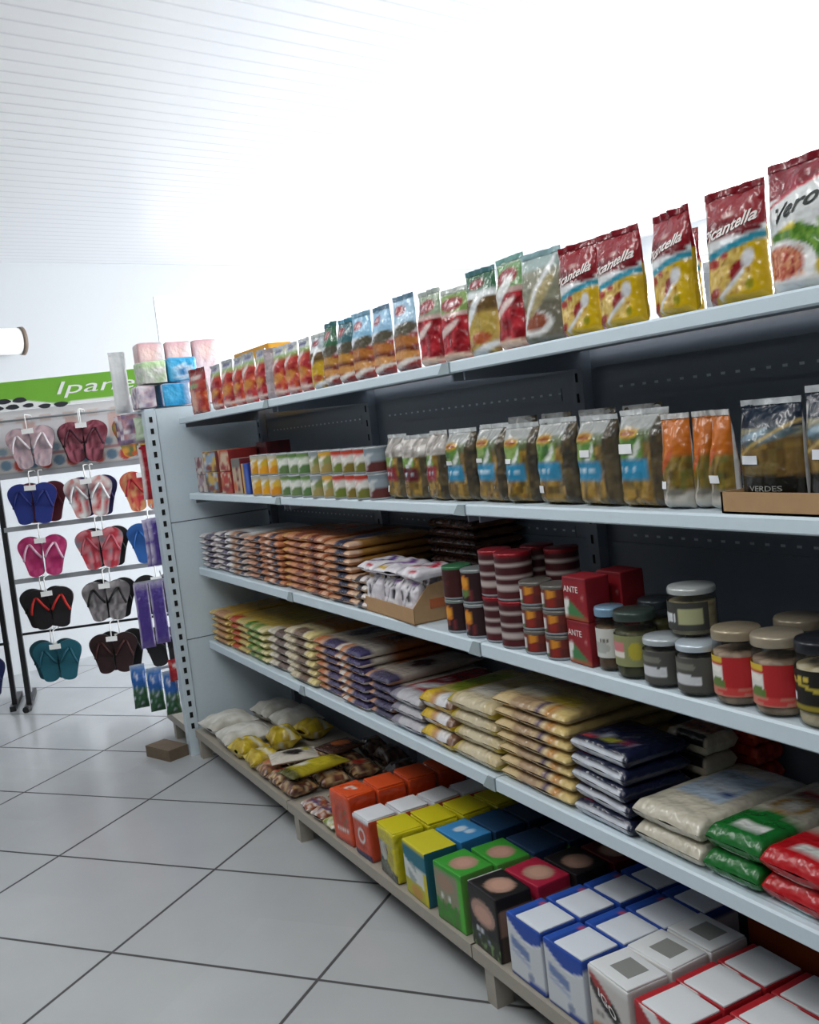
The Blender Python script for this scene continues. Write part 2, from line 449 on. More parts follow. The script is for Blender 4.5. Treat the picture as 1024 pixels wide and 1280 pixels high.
# ------------------------------------------------------------------ printing on packs
def bands(*st):
    """st: (v_from, colour) in rising order"""
    st = [(a, H(c)) for a, c in st]
    def f(u, v):
        c = st[0][1]
        for a, k in st:
            if v >= a: c = k
        return c
    return f
def over(base, *layers):
    bf = base if callable(base) else (lambda u, v, k=H(base): k)
    def f(u, v):
        c = bf(u, v)
        for l in layers:
            k = l(u, v)
            if k is not None: c = k
        return c
    return f
def ell(cx, cy, rx, ry, col, rot=0.):
    k = H(col); c, s = math.cos(rot), math.sin(rot)
    def f(u, v):
        a, b = u-cx, v-cy
        x, y = (a*c+b*s)/rx, (-a*s+b*c)/ry
        return k if x*x+y*y < 1 else None
    return f
def rect(u0, u1, v0, v1, col):
    k = H(col)
    return lambda u, v: k if u0 <= u <= u1 and v0 <= v <= v1 else None
def slant(v0, sl, th, col, u0=0., u1=1.):
    k = H(col)
    return lambda u, v: k if abs(v-(v0+sl*(u-.5))) < th and u0 <= u <= u1 else None
def ring(cx, cy, rx, ry, w, col):
    k = H(col)
    def f(u, v):
        d = math.hypot((u-cx)/rx, (v-cy)/ry)
        return k if 1-w < d < 1 else None
    return f
def patchy(cols, k, seed=0, ku=None):
    cs = [H(c) for c in cols]
    def f(u, v):
        t = noise.cell(Vector((u*(ku or k)+seed*7.3+.01, v*k+seed*3.1+.01, seed+.5)))*.5+.5
        return cs[min(len(cs)-1, max(0, int(t*len(cs))))]
    return f
def within(test, fn):
    return lambda u, v: fn(u, v) if test(u, v) else None
def flecks(col, k, thr, u0=0, u1=1, v0=0, v1=1, seed=0):
    c = H(col)
    def f(u, v):
        if not (u0 <= u <= u1 and v0 <= v <= v1): return None
        return c if noise.noise(Vector((u*k+seed*5.7, v*k+seed*2.3, seed))) > thr else None
    return f
def glyphs(col, u0, u1, v0, v1, n, seed=0):
    """rows of illegible small print"""
    c = H(col)
    def f(u, v):
        if not (u0 <= u <= u1 and v0 <= v <= v1): return None
        t = (u-u0)/(u1-u0)*n
        return c if noise.cell(Vector((math.floor(t)+.5, seed+.5, .5))) > -.25 and (t % 1) < .72 else None
    return f

# ------------------------------------------------------------------ packs
def pillow(mb, w, h, d, front, back=None, nu=16, nv=22, pu=2.6, qu=.55, v0=.07, v1=.3, seal=.06, seed=0, wr=.004, pinch=.05, lie=False, mat=0, lean=0., sidefill=.0, topseal_mat=None):
    """filled film bag; standing: front faces -x; lying: mouth end faces -x"""
    back = back or front
    us = edge(nu); vs = lin(nv) if not lie else edge(nv)
    def b(u, v):
        e = max(0., 1-abs(2*u-1)**pu)**qu
        pv = min(1., max(v, 0)/v0)**.5
        tv = (1-seal-v)/v1
        pv *= min(1., max(tv, 0.))**(.75 if not lie else .5)
        n = noise.noise(Vector((u*4+seed*9.1, v*5+seed*4.7, seed*1.3)))
        return d/2*e*pv + (wr*n*e if v < 1-seal*.5 else 0) + .0006*(1 if 0 < u < 1 else 0)
    def yw(u, v):
        k = 1-pinch*math.sin(PI*min(1, v/(1-seal)))
        return w*(.5-u)*k
    def wave(u, v):
        s = max(0, (v-(1-seal*2.2))/(seal*2.2))
        return s*.006*noise.noise(Vector((u*5+seed*3.7, seed, 0)))*2
    if not lie:
        def F(u, v): return (d/2-b(u, v)+wave(u, v)+lean*h*v, yw(u, v), h*v)
        def B(u, v): return (d/2+b(u, v)+wave(u, v)+lean*h*v, yw(u, v), h*v)
    else:
        def F(u, v): return (h*v, yw(u, v), d/2+b(u, v))
        def B(u, v): return (h*v, yw(u, v), max(0., d/2-b(u, v)))
    mb.grid(F, us, vs, front, mat)
    mb.grid(B, us, vs, lambda u, v: back(1-u, v) if callable(back) else back, mat, flip=True)
    return F
def seal_strip(mb, w, h, F, v0, v1, col, off=.0012, nu=30):
    us = lin(nu)
    def P(u, v):
        x, y, z = F(u, v); return (x-off-.0006*(int(u*nu) % 2), y, z)
    mb.grid(P, us, [v0, (v0+v1)/2, v1], col)
def sticker(parent, F, u0, u1, v0, v1, col='#eef0f2', off=.0022, name='price_sticker', mat=None):
    mb = MB()
    def P(u, v):
        x, y, z = F(u, v); return (x-off, y, z)
    mb.grid(P, [u0+(u1-u0)*i/4 for i in range(5)], [v0+(v1-v0)*i/3 for i in range(4)], col)
    return mb.build(name, mat or CARTON, parent)
TXT = {}
def text_shape(s, shear=0., bold=0.):
    k = (s, shear, bold)
    if k in TXT: return TXT[k]
    c = bpy.data.curves.new('lettering', 'FONT'); c.body = s; c.shear = shear; c.offset = bold
    c.resolution_u = 3; c.align_x = 'CENTER'; c.align_y = 'CENTER'
    o = bpy.data.objects.new('lettering', c); C.objects.link(o)
    bpy.context.view_layer.update()
    me = bpy.data.meshes.new_from_object(o.evaluated_get(bpy.context.evaluated_depsgraph_get()))
    v = [(p.co.x, p.co.y) for p in me.vertices]; f = [tuple(p.vertices) for p in me.polygons]
    xs = [p[0] for p in v]; ys = [p[1] for p in v]
    cx, cy = (min(xs)+max(xs))/2, (min(ys)+max(ys))/2
    wd, ht = max(xs)-min(xs), max(ys)-min(ys)
    v = [((x-cx)/wd, (y-cy)/ht) for x, y in v]
    bpy.data.objects.remove(o); bpy.data.curves.remove(c); bpy.data.meshes.remove(me)
    TXT[k] = (v, f); return TXT[k]
def lettering(parent, s, P, uc, vc, wu, hv, col, tilt=0., shear=0., bold=0., off=.0016, label=None, smile=0.):
    """set s on the surface P(u,v); wu, hv its width and height in u and v"""
    v, f = text_shape(s, shear, bold)
    mb = MB()
    for x, y in v:
        u_, v_ = uc+wu*x, vc+hv*y+tilt*x*wu-smile*x*x*hv
        p = P(u_, v_); mb.v.append((p[0]-off, p[1], p[2])); mb.c.append(H(col))
    for q in f: mb.f.append(q); mb.m.append(0); mb.s.append(False)
    return mb.build('lettering', CARTON, parent)

def rbox(mb, w, d, h, r=.004, front='#ffffff', top=None, near=None, far=None, back=None, n=14, mat=0, bulge=0., seed=0, tn=None):
    """carton with soft edges: x 0..d, y -w/2..w/2, z 0..h; front faces -x, near faces -y"""
    top = top or front; near = near or front; far = far or near; back = back or front
    def ls(L, k):
        a = [0, r*.4/L, r/L]; return a+[r/L+(1-2*r/L)*i/k for i in range(1, k)]+[1-r/L, 1-r*.4/L, 1]
    def rnd(p):
        q = [min(max(p[0], r), d-r), min(max(p[1], -w/2+r), w/2-r), min(max(p[2], r), h-r)]
        dv = Vector((p[0]-q[0], p[1]-q[1], p[2]-q[2]))
        if dv.length > 1e-9: dv = dv.normalized()*r
        o = Vector(q)+dv
        if bulge:
            nn = noise.noise(Vector((p[0]*9+seed*3.3, p[1]*9, p[2]*9+seed)))
            c = Vector((d/2, 0, h/2)); o += (o-c).normalized()*bulge*nn if p[2] > .002 else Vector((0, 0, 0))
        return tuple(o)
    un, vn, dn = ls(w, n), ls(h, n), ls(d, max(4, n//2) if tn is None else tn)
    mb.grid(lambda u, v: rnd((0, w/2-w*u, h*v)), un, vn, front, mat)
    mb.grid(lambda u, v: rnd((d, -w/2+w*u, h*v)), [0, 1], [0, 1], back, mat)
    mb.grid(lambda u, v: rnd((d*u, -w/2, h*v)), dn, vn, near, mat)
    mb.grid(lambda u, v: rnd((d-d*u, w/2, h*v)), dn, vn, far, mat)
    mb.grid(lambda u, v: rnd((d*v, w/2-w*u, h)), un, dn, top, mat)
    mb.grid(lambda u, v: rnd((d*v, -w/2+w*u, 0)), [0, 1], [0, 1], front, mat)

def can(mb, r, h, side, rim='#c9ced2', lid='#b9bec4', n=22, nz=10, mat=0, mlid=1):
    prof = [(r*.9, 0), (r*1.0, .002), (r, .004)]
    zs = [.005+(h-.01)*i/nz for i in range(nz+1)]
    mb.lathe([(r*.93, 0), (r, .002), (r, .005)], n, rim, mlid)
    mb.lathe([(r*.985, z) for z in zs], n, lambda a, z: side(a, z/h), mat)
    mb.lathe([(r*.985, h-.005), (r, h-.004), (r, h-.0005), (r*.94, h), (r*.9, h-.003), (.0001, h-.003)], n, lid, mlid)
# label angle: a = 0 faces straight out of the shelf; helper turns it into u
def wrap(f, span=2.2):
    return lambda a, v: f(((a+PI) % (2*PI)-PI)/span+.5, v)
# ------------------------------------------------------------------ top shelf: standing film bags, near to far
TOPZ = SZ[0]+.001
def soup_print(seed):
    return over(bands((0, '#c9a70c'), (.50, '#e4e6e4'), (.575, '#8d1722')),
        ell(.44, .27, .40, .19, '#cfae55'), flecks('#e2c877', 16, .12, .06, .82, .08, .46, seed), flecks('#9a6a1e', 20, .3, .06, .82, .08, .46, seed+1),
        ell(.62, .27, .12, .07, '#8c1f22', .5), ell(.22, .36, .13, .045, '#a33427'), ell(.14, .07, .2, .06, '#8a1a1d', .35), ell(.45, .41, .08, .03, '#a8322a'),
        slant(.15, .5, .026, '#dadcdd', .3, .74), ell(.80, .36, .09, .07, '#d8dadd', .6), ell(.80, .14, .06, .05, '#8f8a1e'),
        slant(.535, .13, .030, '#e4e8ea', .0, 1), slant(.475, .13, .032, '#2b8fa6', .10, 1),
        ell(.52, .645, .47, .07, '#6d101a', -.10), ell(.5, .76, .10, .018, '#c9a8a0'))
def vero_print(seed):
    return over(bands((0, '#e5e2dc'), (.44, '#dfe2e2'), (.78, '#8a1a28')),
        within(lambda u, v: v > .72, patchy(['#8a1a28', '#7b1523', '#99283a'], 9, seed)),
        ell(.62, .36, .5, .13, '#4d7d2b', -.2), flecks('#7aa544', 14, .1, .3, 1, .24, .5, seed),
        ell(.34, .20, .48, .19, '#e9e9e8'), ell(.32, .22, .34, .13, '#b9503f'), flecks('#e0a579', 26, .05, .02, .66, .10, .34, seed), flecks('#8d2320', 22, .25, .02, .66, .1, .34, seed+2),
        rect(.18, .58, .46, .545, '#d9c73a'), ell(.92, .14, .13, .08, '#c8b348'), slant(.62, .18, .12, '#dfe3e2', 0, 1), slant(.745, .18, .012, '#b9323e', 0, 1))
def burger_print(top, seed, bun='#b5733a'):
    return over(bands((0, '#7c2a2c'), (.08, '#8f3a33'), (.5, '#e6ebee'), (.62, top), (.95, '#4c6f83')),
        slant(.48, .5, .10, '#e9edf0', 0, .6), ell(.62, .50, .42, .11, '#5b5648', .2), ell(.55, .38, .5, .085, bun), ell(.55, .28, .52, .05, '#6b2f22'), ell(.55, .21, .5, .06, '#c88e4c'),
        ell(.5, .10, .55, .04, '#d9d2cb', .1), ell(.42, .80, .26, .07, '#9c2f36'), glyphs('#e9e2e2', .26, .6, .775, .825, 5, seed))
def berry_print(top, seed):
    return over(bands((0, '#9a1d25'), (.6, '#c3a7a0'), (.66, top), (.94, '#dfe5df')),
        within(lambda u, v: v < .6, patchy(['#a61f2a', '#8b1822', '#b9303a', '#7a1219'], 9, seed)),
        ell(.5, .78, .4, .1, '#8f2730'), glyphs('#ead9d9', .25, .75, .76, .81, 5, seed), ell(.45, .44, .42, .05, '#e0c9c4', .25), ell(.5, .06, .55, .05, '#d8b9a4'))
def veg_print(top, body, seed):
    return over(bands((0, '#6a5230'), (.66, '#dce2e3'), (.74, top), (.96, '#54747c')),
        within(lambda u, v: v < .5, patchy([body, '#b79a55', '#8d6a34', body], 8, seed)), ell(.5, .30, .45, .16, body), ell(.6, .2, .3, .07, '#a5532d'), ell(.55, .05, .6, .045, '#d5d8d9', .15),
        slant(.58, .6, .07, '#e4e9ea', 0, .7), ell(.45, .83, .26, .06, '#8d2f38'), glyphs('#e9e2e2', .28, .62, .81, .85, 5, seed))
def redmix_print(seed, cap='#cdd3c9'):
    return over(bands((0, '#8c2428'), (.10, '#a13237'), (.62, '#b8443c'), (.74, '#8fae6a'), (.82, cap)),
        within(lambda u, v: v < .62, patchy(['#a52c33', '#8d2328', '#c25a3a', '#b03a3c'], 7, seed)), ell(.5, .36, .44, .10, '#c8843a', .1), ell(.35, .62, .35, .06, '#e2d2cc', .4), ell(.5, .9, .35, .05, '#5a5a86'), ell(.5, .1, .5, .05, '#d8c4bb'))
def redflat_print(seed):
    return over(bands((0, '#9c2b2c'), (.55, '#b34a3e'), (.72, '#8e1f26'), (.93, '#7c1a20')), within(lambda u, v: v < .5, patchy(['#b6432f', '#9c2b2c', '#cf6a44', '#a83a34'], 6, seed)),
        ell(.45, .62, .3, .05, '#8aa06a'), ell(.4, .3, .18, .28, '#d8a38a', .5), ell(.5, .80, .35, .05, '#d4bcb8'))

def film_bag(name, label, cat, group, w, h, d, pr_, y, x=.02, z=0., rotz=0., seed=0, nu=22, nv=32, text=None, parts=True, lean=0., sealcol=None, mat=None, back=None, stick=None, seal=.07, v1=.34, qu=.55, pu=2.6, pinch=.05, seam_highlight=True):
    mat = mat or FILM
    mb = MB()
    if seam_highlight: pr_ = over(pr_, rect(0, .055, .02, .86, '#dcdddc'))  # pale strip painted for the highlight along the side seam
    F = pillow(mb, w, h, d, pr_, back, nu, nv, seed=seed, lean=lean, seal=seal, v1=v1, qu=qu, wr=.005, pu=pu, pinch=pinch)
    if not parts:
        o = mb.build(name, mat, None, (x, y, z), rotz)
        return tag(o, label, cat, group)
    t = thing(name, label, cat, (x, y, z), rotz, group)
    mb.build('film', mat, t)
    if sealcol:
        sb = MB(); seal_strip(sb, w, h, F, 1-seal*.8, 1.0, sealcol); sb.build('top_seal', mat, t)
    if text:
        for a in text: lettering(t, a[0], F, *a[1:6], **(a[6] if len(a) > 6 else {}))
    if stick:
        for q in stick: sticker(t, F, *q)
    return t

G = 'soup and snack bags standing on the top shelf'
def soup(label, y, x=.02, rot=0., seed=0, w=.115, h=.172, txt=True):
    P = soup_print(seed)
    T = [('Picantella', .50, .655, .88, .105, '#eee7e4', dict(tilt=.15, shear=.3, bold=.02))] if txt else None
    return film_bag('soup_bag', label, 'bag', G, w, h, .05, P, y, x, TOPZ, rot, seed, 34, 44, T, True, 0, '#7c1420', back=lambda u, v: H('#b39410') if v < .6 else H('#7c1420'))
film_bag('pasta_bag', 'large maroon and white noodle bag with green basil print, nearest on the top shelf', 'bag', G, .125, .19, .06, vero_print(3), 1.020, .02, TOPZ, R(-3), 3, 40, 52,
    [('Vero', .56, .63, .62, .12, '#27302e', dict(tilt=.18, shear=.3, bold=.02))], True, 0, '#7c1826', back=lambda u, v: H('#8a1a28') if v > .7 else H('#c9c4bd'))
soup('maroon and yellow soup bag right beside the large noodle bag on the top shelf', 1.142, .02, R(2), 1, .118, .178)
soup('half hidden soup bag in the gap behind two wide soup bags, top shelf', 1.21, .085, R(-6), 2, .1, .168, False)
soup('maroon and yellow soup bag tilted with sharp raised top corner, top shelf', 1.287, .02, R(-10), 4, .108, .174)
soup('soup bag set back and mostly hidden behind the tilted soup bag, top shelf', 1.345, .09, R(4), 5, .1, .15, False)
soup('maroon and yellow soup bag second from left of its kind, overlapping the leftmost one', 1.418, .02, R(0), 6, .118, .172)
soup('maroon and yellow soup bag farthest left of its kind, beside the grey pouch', 1.534, .02, R(3), 7, .108, .172)
CB = [
 ('grey clear-topped pouch with a bean bowl picture, left of the soup bags', 1.650, .118, .182, over(bands((0, '#6e6a5c'), (.45, '#8b8b78'), (.8, '#9db0ac'), (.95, '#7fa0a6')), ell(.4, .22, .45, .14, '#dfe0dd'), ell(.4, .24, .36, .10, '#8c4b33'), ell(.55, .5, .4, .12, '#a3966a', .5), slant(.55, .9, .045, '#e6e9ea', .1, .9)), '#8fb0b5', R(6)),
 ('red bag with pale green top and torn peak beside the grey pouch', 1.762, .108, .192, over(berry_print('#6f9a62', 21), ell(.4, .62, .4, .09, '#dfe2e0', .4)), '#79a7a0', R(-4)),
 ('olive and yellow vegetable bag with dark green top, third left of the soup bags', 1.876, .108, .188, veg_print('#3c6a4e', '#b39a4a', 22), '#4f7a80', R(3)),
 ('dark red berry bag with white oval on green top, shorter than its neighbours', 1.992, .108, .166, berry_print('#7d9a55', 23), None, R(5)),
 ('red berry bag with crumpled grey top standing over the shelf joint', 2.112, .11, .18, berry_print('#8fa287', 24), '#a9b3ad', R(-4)),
 ('light blue burger picture bag with dark folded corner, nearest of its kind', 2.238, .105, .19, burger_print('#a9cbe0', 25), '#5c7d92', R(2)),
 ('light blue burger picture bag, second nearest of its kind', 2.366, .112, .182, burger_print('#9cc6e2', 26), '#53738a', R(-3)),
 ('light blue burger picture bag beside the dark teal topped bags', 2.487, .10, .184, burger_print('#8fc0dd', 27), '#7fa9c0', R(4)),
 ('dark teal topped burger picture bag next to the light blue bags', 2.595, .10, .18, burger_print('#3f6a70', 28, '#c08a3e'), '#4b8fa8', R(0)),
 ('dark green topped burger picture bag, farther of the dark topped two', 2.705, .10, .184, burger_print('#3d6a4c', 29, '#b8863c'), '#3f6d70', R(-5)),
 ('short yellow bag with white slanted top between red and dark green bags', 2.795, .085, .165, veg_print('#aab7bd', '#c9a52c', 30), None, R(6)),
]
for i, (lb, y, w, h, P, sc_, rz) in enumerate(CB):
    film_bag('snack_bag', lb, 'bag', G, w, h, .05, P, y, .02, TOPZ, rz, 40+i, 24, 34, None, True, 0, sc_ or '#c9d0cc')
RB = [(2.905, 'nearest of the far red packs with purple printed white tops'), (3.010, 'second of the far red packs with purple printed white tops'), (3.120, 'third of the far red packs with purple printed white tops')]
for i, (y, lb) in enumerate(RB):
    film_bag('snack_bag', 'red and green snack pack, '+lb, 'bag', G, .095, .165-.0*i, .045, redmix_print(50+i), y, .02, TOPZ, R(-3+3*i), 60+i, 14, 20, None, True, 0, '#c6cbd3')
film_bag('snack_bag', 'plain grey back of a pack turned around over the far shelf joint', 'bag', G, .07, .17, .03, over('#a3979a', slant(.5, 2, .05, '#bdb2b4')), 3.205, .03, TOPZ, R(20), 70, 10, 14, None, False)
for i, (y, lb) in enumerate(((3.30, 'nearest'), (3.425, 'second nearest'), (3.545, 'middle'), (3.67, 'second farthest'), (3.82, 'farthest'))):
    film_bag('snack_bag', lb+' of five red packs with grey folded tops beyond the far shelf joint', 'bag', G, .105 if i < 4 else .13, .175+.004*(i % 2), .045, redmix_print(80+i, '#b9bdbd'), y, .02, TOPZ, R((-4, 3, -2, 4, -3)[i]), 80+i, 14, 20, None, True, 0, '#aab0b4')
film_bag('snack_bag', 'wide red pack with flared dark red top at the far end of the top shelf', 'bag', G, .17, .185, .04, redflat_print(91), 4.045, .015, TOPZ, R(6), 91, 16, 22, None, True, 0, '#7d1a20')
mb = MB(); rbox(mb, .42, .10, .24, .004, over('#c58f1e', rect(.1, .9, .75, .9, '#d49f2c')), '#cf9b2a')
tag(mb.build('display_carton', CARTON, None, (.24, 3.95, TOPZ)), 'orange-yellow carton standing behind the far red packs on the top shelf', 'box')

# ------------------------------------------------------------------ second shelf: boxes, cans, pasta bags
Z2 = SZ[1]+.001
G2 = 'clear pasta bags with blue label bands'
def pasta_print(band, seed, dark='#5a4420'):
    return over(bands((0, '#6b6a66'), (.04, '#6f5a30'), (.68, '#5d6a45'), (.80, '#a9adab'), (.95, '#b9bcbb')),
        within(lambda u, v: v < .66, patchy(['#7a5b24', '#8f7330', '#5b4a24', '#a2813e', '#6b5a2c'], 11, seed)),
        within(lambda u, v: .52 < v < .72 and u < .62, patchy(['#3f6b34', '#5c8a3e', '#87a65a'], 6, seed+1)),
        slant(.60, .75, .05, '#d6dcd2', .08, .6), within(lambda u, v: u > .80, patchy(['#4d4434', '#5d523c', '#3f3a30'], 12, seed+2)),
        rect(.03, .74, .29, .50, band), ell(.30, .765, .24, .055, '#c9a227'), ell(.30, .765, .18, .03, '#8a3d22'),
        glyphs('#cfe3ec', .12, .56, .375, .425, 7, seed))
PB = [
 (2.372, .10, .172, '#8d2730', R(2), 'clear pasta bag with red band and white crumpled top, farthest from camera'),
 (2.262, .10, .166, '#5d1f26', R(12), 'dark clear pasta bag with red band between two red banded bags'),
 (2.156, .10, .172, '#8d2730', R(-3), 'clear pasta bag with red band right beside the blue banded bags'),
 (2.035, .115, .172, '#2a86ad', R(4), 'pasta bag with blue band, farthest left of the blue banded row'),
 (1.900, .128, .176, '#2a86ad', R(-2), 'pasta bag with blue band, second from left in the blue banded row'),
 (1.782, .10, .172, '#2a86ad', R(10), 'narrow turned pasta bag with blue band, third from left in its row'),
 (1.660, .125, .176, '#2a86ad', R(0), 'pasta bag with blue band, third from right in its row'),
 (1.530, .122, .174, '#2a86ad', R(-3), 'pasta bag with blue band, second from right in its row'),
 (1.400, .122, .178, '#2a86ad', R(1), 'pasta bag with blue band, nearest the orange topped bags'),
]
for i, (y, w, h, bc, rz, lb) in enumerate(PB):
    red = i < 3
    P = over(pasta_print(bc, 100+i), *( [within(lambda u, v: v > .66, patchy(['#b7b0aa', '#8f8a84', '#d9d5d0', '#a6a29d'], 7, i))] if red else []))
    st = [[(.18, .30, .12, .22, '#e4e6e6')], [(.3, .45, .5, .56, '#cfd2d2')], [(.05, .22, .13, .21, '#e4e6e6')], [(.05, .36, .51, .57, '#dfe3e4')], [(.06, .34, .52, .575, '#e7e9ea')], [(.1, .34, .51, .57, '#e7e9ea')], [(.04, .26, .14, .225, '#e4e6e6')], [(.22, .48, .55, .63, '#e8eaeb')], [(.1, .44, .56, .66, '#eceeef')]][i]
    film_bag('pasta_bag', lb, 'bag', 'clear pasta bags on the second shelf', w, h, .055, P, y, .025, Z2, rz, 100+i, 26, 34, None, True, 0, '#c3c8c9', stick=st, v1=.2, pu=5 if not red else 3.2, qu=.45, pinch=.015)
# second row just showing behind the blue banded bags
for i, y in enumerate((1.56, 1.70, 1.84, 1.97)):
    film_bag('pasta_bag', ('clear pasta bag top showing behind the nearest gap of blue banded bags', 'clear pasta bag top behind the second gap of blue banded bags', 'clear pasta bag top behind the third gap of blue banded bags', 'clear pasta bag top behind the farthest gap of blue banded bags')[i], 'bag', 'clear pasta bags on the second shelf', .115, .185, .05, pasta_print('#2a86ad', 120+i), y-.05, .12, Z2, 0, 120+i, 14, 20, None, False)
def orange_print(seed):
    return over(bands((0, '#b9b6ae'), (.2, '#6b5a28'), (.56, '#b9661e'), (.95, '#c9c4bb')), within(lambda u, v: .2 < v < .55, patchy(['#7a6328', '#5d4d22', '#8f7a38', '#6b6a30'], 12, seed)),
        ell(.3, .72, .34, .14, '#c8702a', .4), ell(.3, .5, .3, .06, '#b5562a', .5), ell(.4, .18, .5, .05, '#77746a'), slant(.42, 1.2, .03, '#d9d3c6', .0, .4))
OB = [(1.312, .062, R(6), 'orange topped bag of seasoning pieces, left one of the orange three', (.02, .34, .22, .30)), (1.258, .04, R(14), 'dark turned orange topped bag in the middle of the orange three', None), (1.212, .05, R(-10), 'orange topped bag right beside the black bag in the cardboard tray', (.3, .75, .28, .36))]
for i, (y, w, rz, lb, st) in enumerate(OB):
    film_bag('seasoning_bag', lb, 'bag', 'orange topped bags on the second shelf', w, .165, .05, orange_print(130+i), y, .02+.015*(i == 1), Z2, rz, 130+i, 20, 30, None, True, 0, '#c9cac8', stick=[st] if st else None, v1=.55, pinch=.03)
# cardboard tray and the two black bags standing in it
t = thing('cardboard_tray', 'low brown cardboard tray under the two black bags on the second shelf', 'tray', (.006, 1.035, Z2))
for nm, q in (('front_wall', (0, .004, -.15, .15, 0, .034)), ('back_wall', (.11, .114, -.15, .15, 0, .03)), ('end_wall', (0, .114, .146, .15, 0, .034)), ('end_wall', (0, .114, -.15, -.146, 0, .034)), ('base', (0, .114, -.15, .15, 0, .003))):
    mb = MB(); mb.box(*q); mb.build(nm, BOARD, t)
def black_print(seed):
    return over(bands((0, '#15140f'), (.27, '#6b5530'), (.66, '#8d8a72'), (.74, '#1a2636'), (.97, '#b7bcbf')),
        within(lambda u, v: .27 < v < .62, patchy(['#7a6032', '#5f4a26', '#8b7038', '#6b5a30'], 9, seed)), ell(.5, .27, .55, .055, '#1b1a14'), ell(.5, .66, .5, .07, '#4c5d63', .1), slant(.62, .35, .016, '#b39a5c'), slant(.70, .2, .03, '#7f98a5', .1, .6))
for i, (y, lb, w, h) in enumerate(((1.115, 'black topped olive bag at left in the cardboard tray, white price sticker', .125, .172), (.975, 'black topped olive bag at right in the cardboard tray, taller', .135, .185))):
    film_bag('olive_bag', lb, 'bag', 'black bags in the cardboard tray', w, h, .07, black_print(140+i), y, .02, Z2+.004, R(-3+5*i), 140+i, 34, 44,
        [('VERDES', .58, .20, .5, .05, '#8d8f8a', dict(bold=.01))], True, 0, '#b9bfc2', stick=[(.2, .5, .42, .50, '#dfe4ea')], v1=.3)
# canned vegetables in two tiers
G3 = 'small printed cans in two tiers on the second shelf'
def can_veg(label, c1, c2, c3, y, z, x=.03, r=.036, h=.072, seed=0):
    t = thing('food_can', label, 'can', (x, y, z), 0, G3)
    side = wrap(over(bands((0, c1), (.42, c2), (.8, c3)), ell(.4, .3, .16, .2, mix(c1, '#ffffff', .25)), ell(.62, .55, .14, .16, mix(c2, '#d9d9d0', .5)), slant(.62, .5, .06, mix(c3, '#ffffff', .4), .2, .8), glyphs('#e8e8e2', .25, .75, .6, .7, 6, seed)))
    mb = MB(); can(mb, r, h, side, n=20, nz=8); mb.build('can_body', [CARTON, lidmat('#aeb4b8')], t)
    return t
VC = [(3.42, 'yellow corn', '#c98f1f', '#d9a92e', '#b9b49c'), (3.335, 'yellow corn', '#d99a1f', '#c9a92e', '#b3ae98'), (3.24, 'yellow corn', '#d28a1c', '#d9b23e', '#b8b3a0'),
      (3.14, 'white and green pea', '#5f7a4a', '#dfe3da', '#6d8a4c'), (3.05, 'white and green pea', '#6d8657', '#e0e4dc', '#58803f'), (2.96, 'white and green pea', '#577a48', '#d6dcd0', '#6a8c50'),
      (2.87, 'grey-green vegetable', '#9a8f58', '#7b8a4e', '#8d979a'), (2.785, 'grey-green vegetable', '#a08c50', '#8a9457', '#d0a03c'),
      (2.70, 'white and red', '#6a7a2e', '#d9d6d0', '#b5402c'), (2.62, 'white and red', '#7a6a2a', '#dcdad4', '#bb4430'), (2.545, 'white and red', '#6f7230', '#dddcd6', '#b23c2a'),
      (2.465, 'blue-grey', '#5b2a28', '#8d9aa3', '#7d8a93')]
from collections import Counter
cnt = Counter(); tot = Counter(v[1] for v in VC)
places = {1: ['only'], 3: ['farthest', 'middle', 'nearest'], 2: ['farther', 'nearer']}
for i, (y, nm, a, b_, c) in enumerate(VC):
    k = cnt[nm]; cnt[nm] += 1
    pl = places[tot[nm]][k]
    for j in range(2):
        can_veg('%s can, %s column of its kind, %s tier on the second shelf' % (nm, pl, ('lower', 'upper')[j]), a, b_, c, y, Z2+j*.0725, .03+.004*((i+j) % 2), .035, .072, i)
# biscuit boxes at the far end of the second shelf
G4 = 'small cartons at the far end of the second shelf'
def carton(name, label, cat, group, w, d, h, loc, front, top=None, near=None, rotz=0., n=10, r=.003, mat=None, bulge=0., seed=0):
    mb = MB(); rbox(mb, w, d, h, r, front, top, near, n=n, bulge=bulge, seed=seed)
    return tag(mb.build(name, mat or CARTON, None, loc, rotz), label, cat, group)
mp = lambda s, *c: patchy(list(c), 5, s)
for i, (y, w, h, x, c, lb) in enumerate([
  (4.18, .10, .075, .03, ('#a08a92', '#7d4a4f', '#c9c1bd', '#8f7d80'), 'pale pink patterned box, lower of the farthest stack'),
  (4.02, .17, .085, .03, ('#c9a64c', '#8fa6bd', '#7d3f36', '#d9cfc0', '#5c5148'), 'yellow and blue biscuit box, lower of its stack'),
  (3.83, .13, .085, .03, ('#b3392f', '#c9b398', '#8d2a28', '#a8572f'), 'red and orange biscuit box, lower, beside the beige carton')]):
    for j in range(2):
        z = Z2+j*(h+.001)
        carton('biscuit_box', lb.replace('lower', ('lower', 'upper')[j]), 'box', G4, w, .12, h, (x, y, z), over(mp(200+i*2+j, *c), ell(.5, .62, .3, .2, c[1] if j else c[0]), ell(.4, .2, .25, .15, c[2])), c[0], c[2])
carton('tall_carton', 'tall beige carton with dark red squares, second shelf far end', 'box', G4, .10, .10, .135, (.03, 3.69, Z2), over(bands((0, '#b9a58c'), (.75, '#6d6a66')), rect(.45, .75, .08, .24, '#6d1f2a'), rect(.45, .75, .34, .5, '#6d1f2a'), rect(.45, .75, .6, .74, '#6d1f2a'), ell(.2, .2, .2, .15, '#c8622a')), '#8f8a84', '#7b2a30')
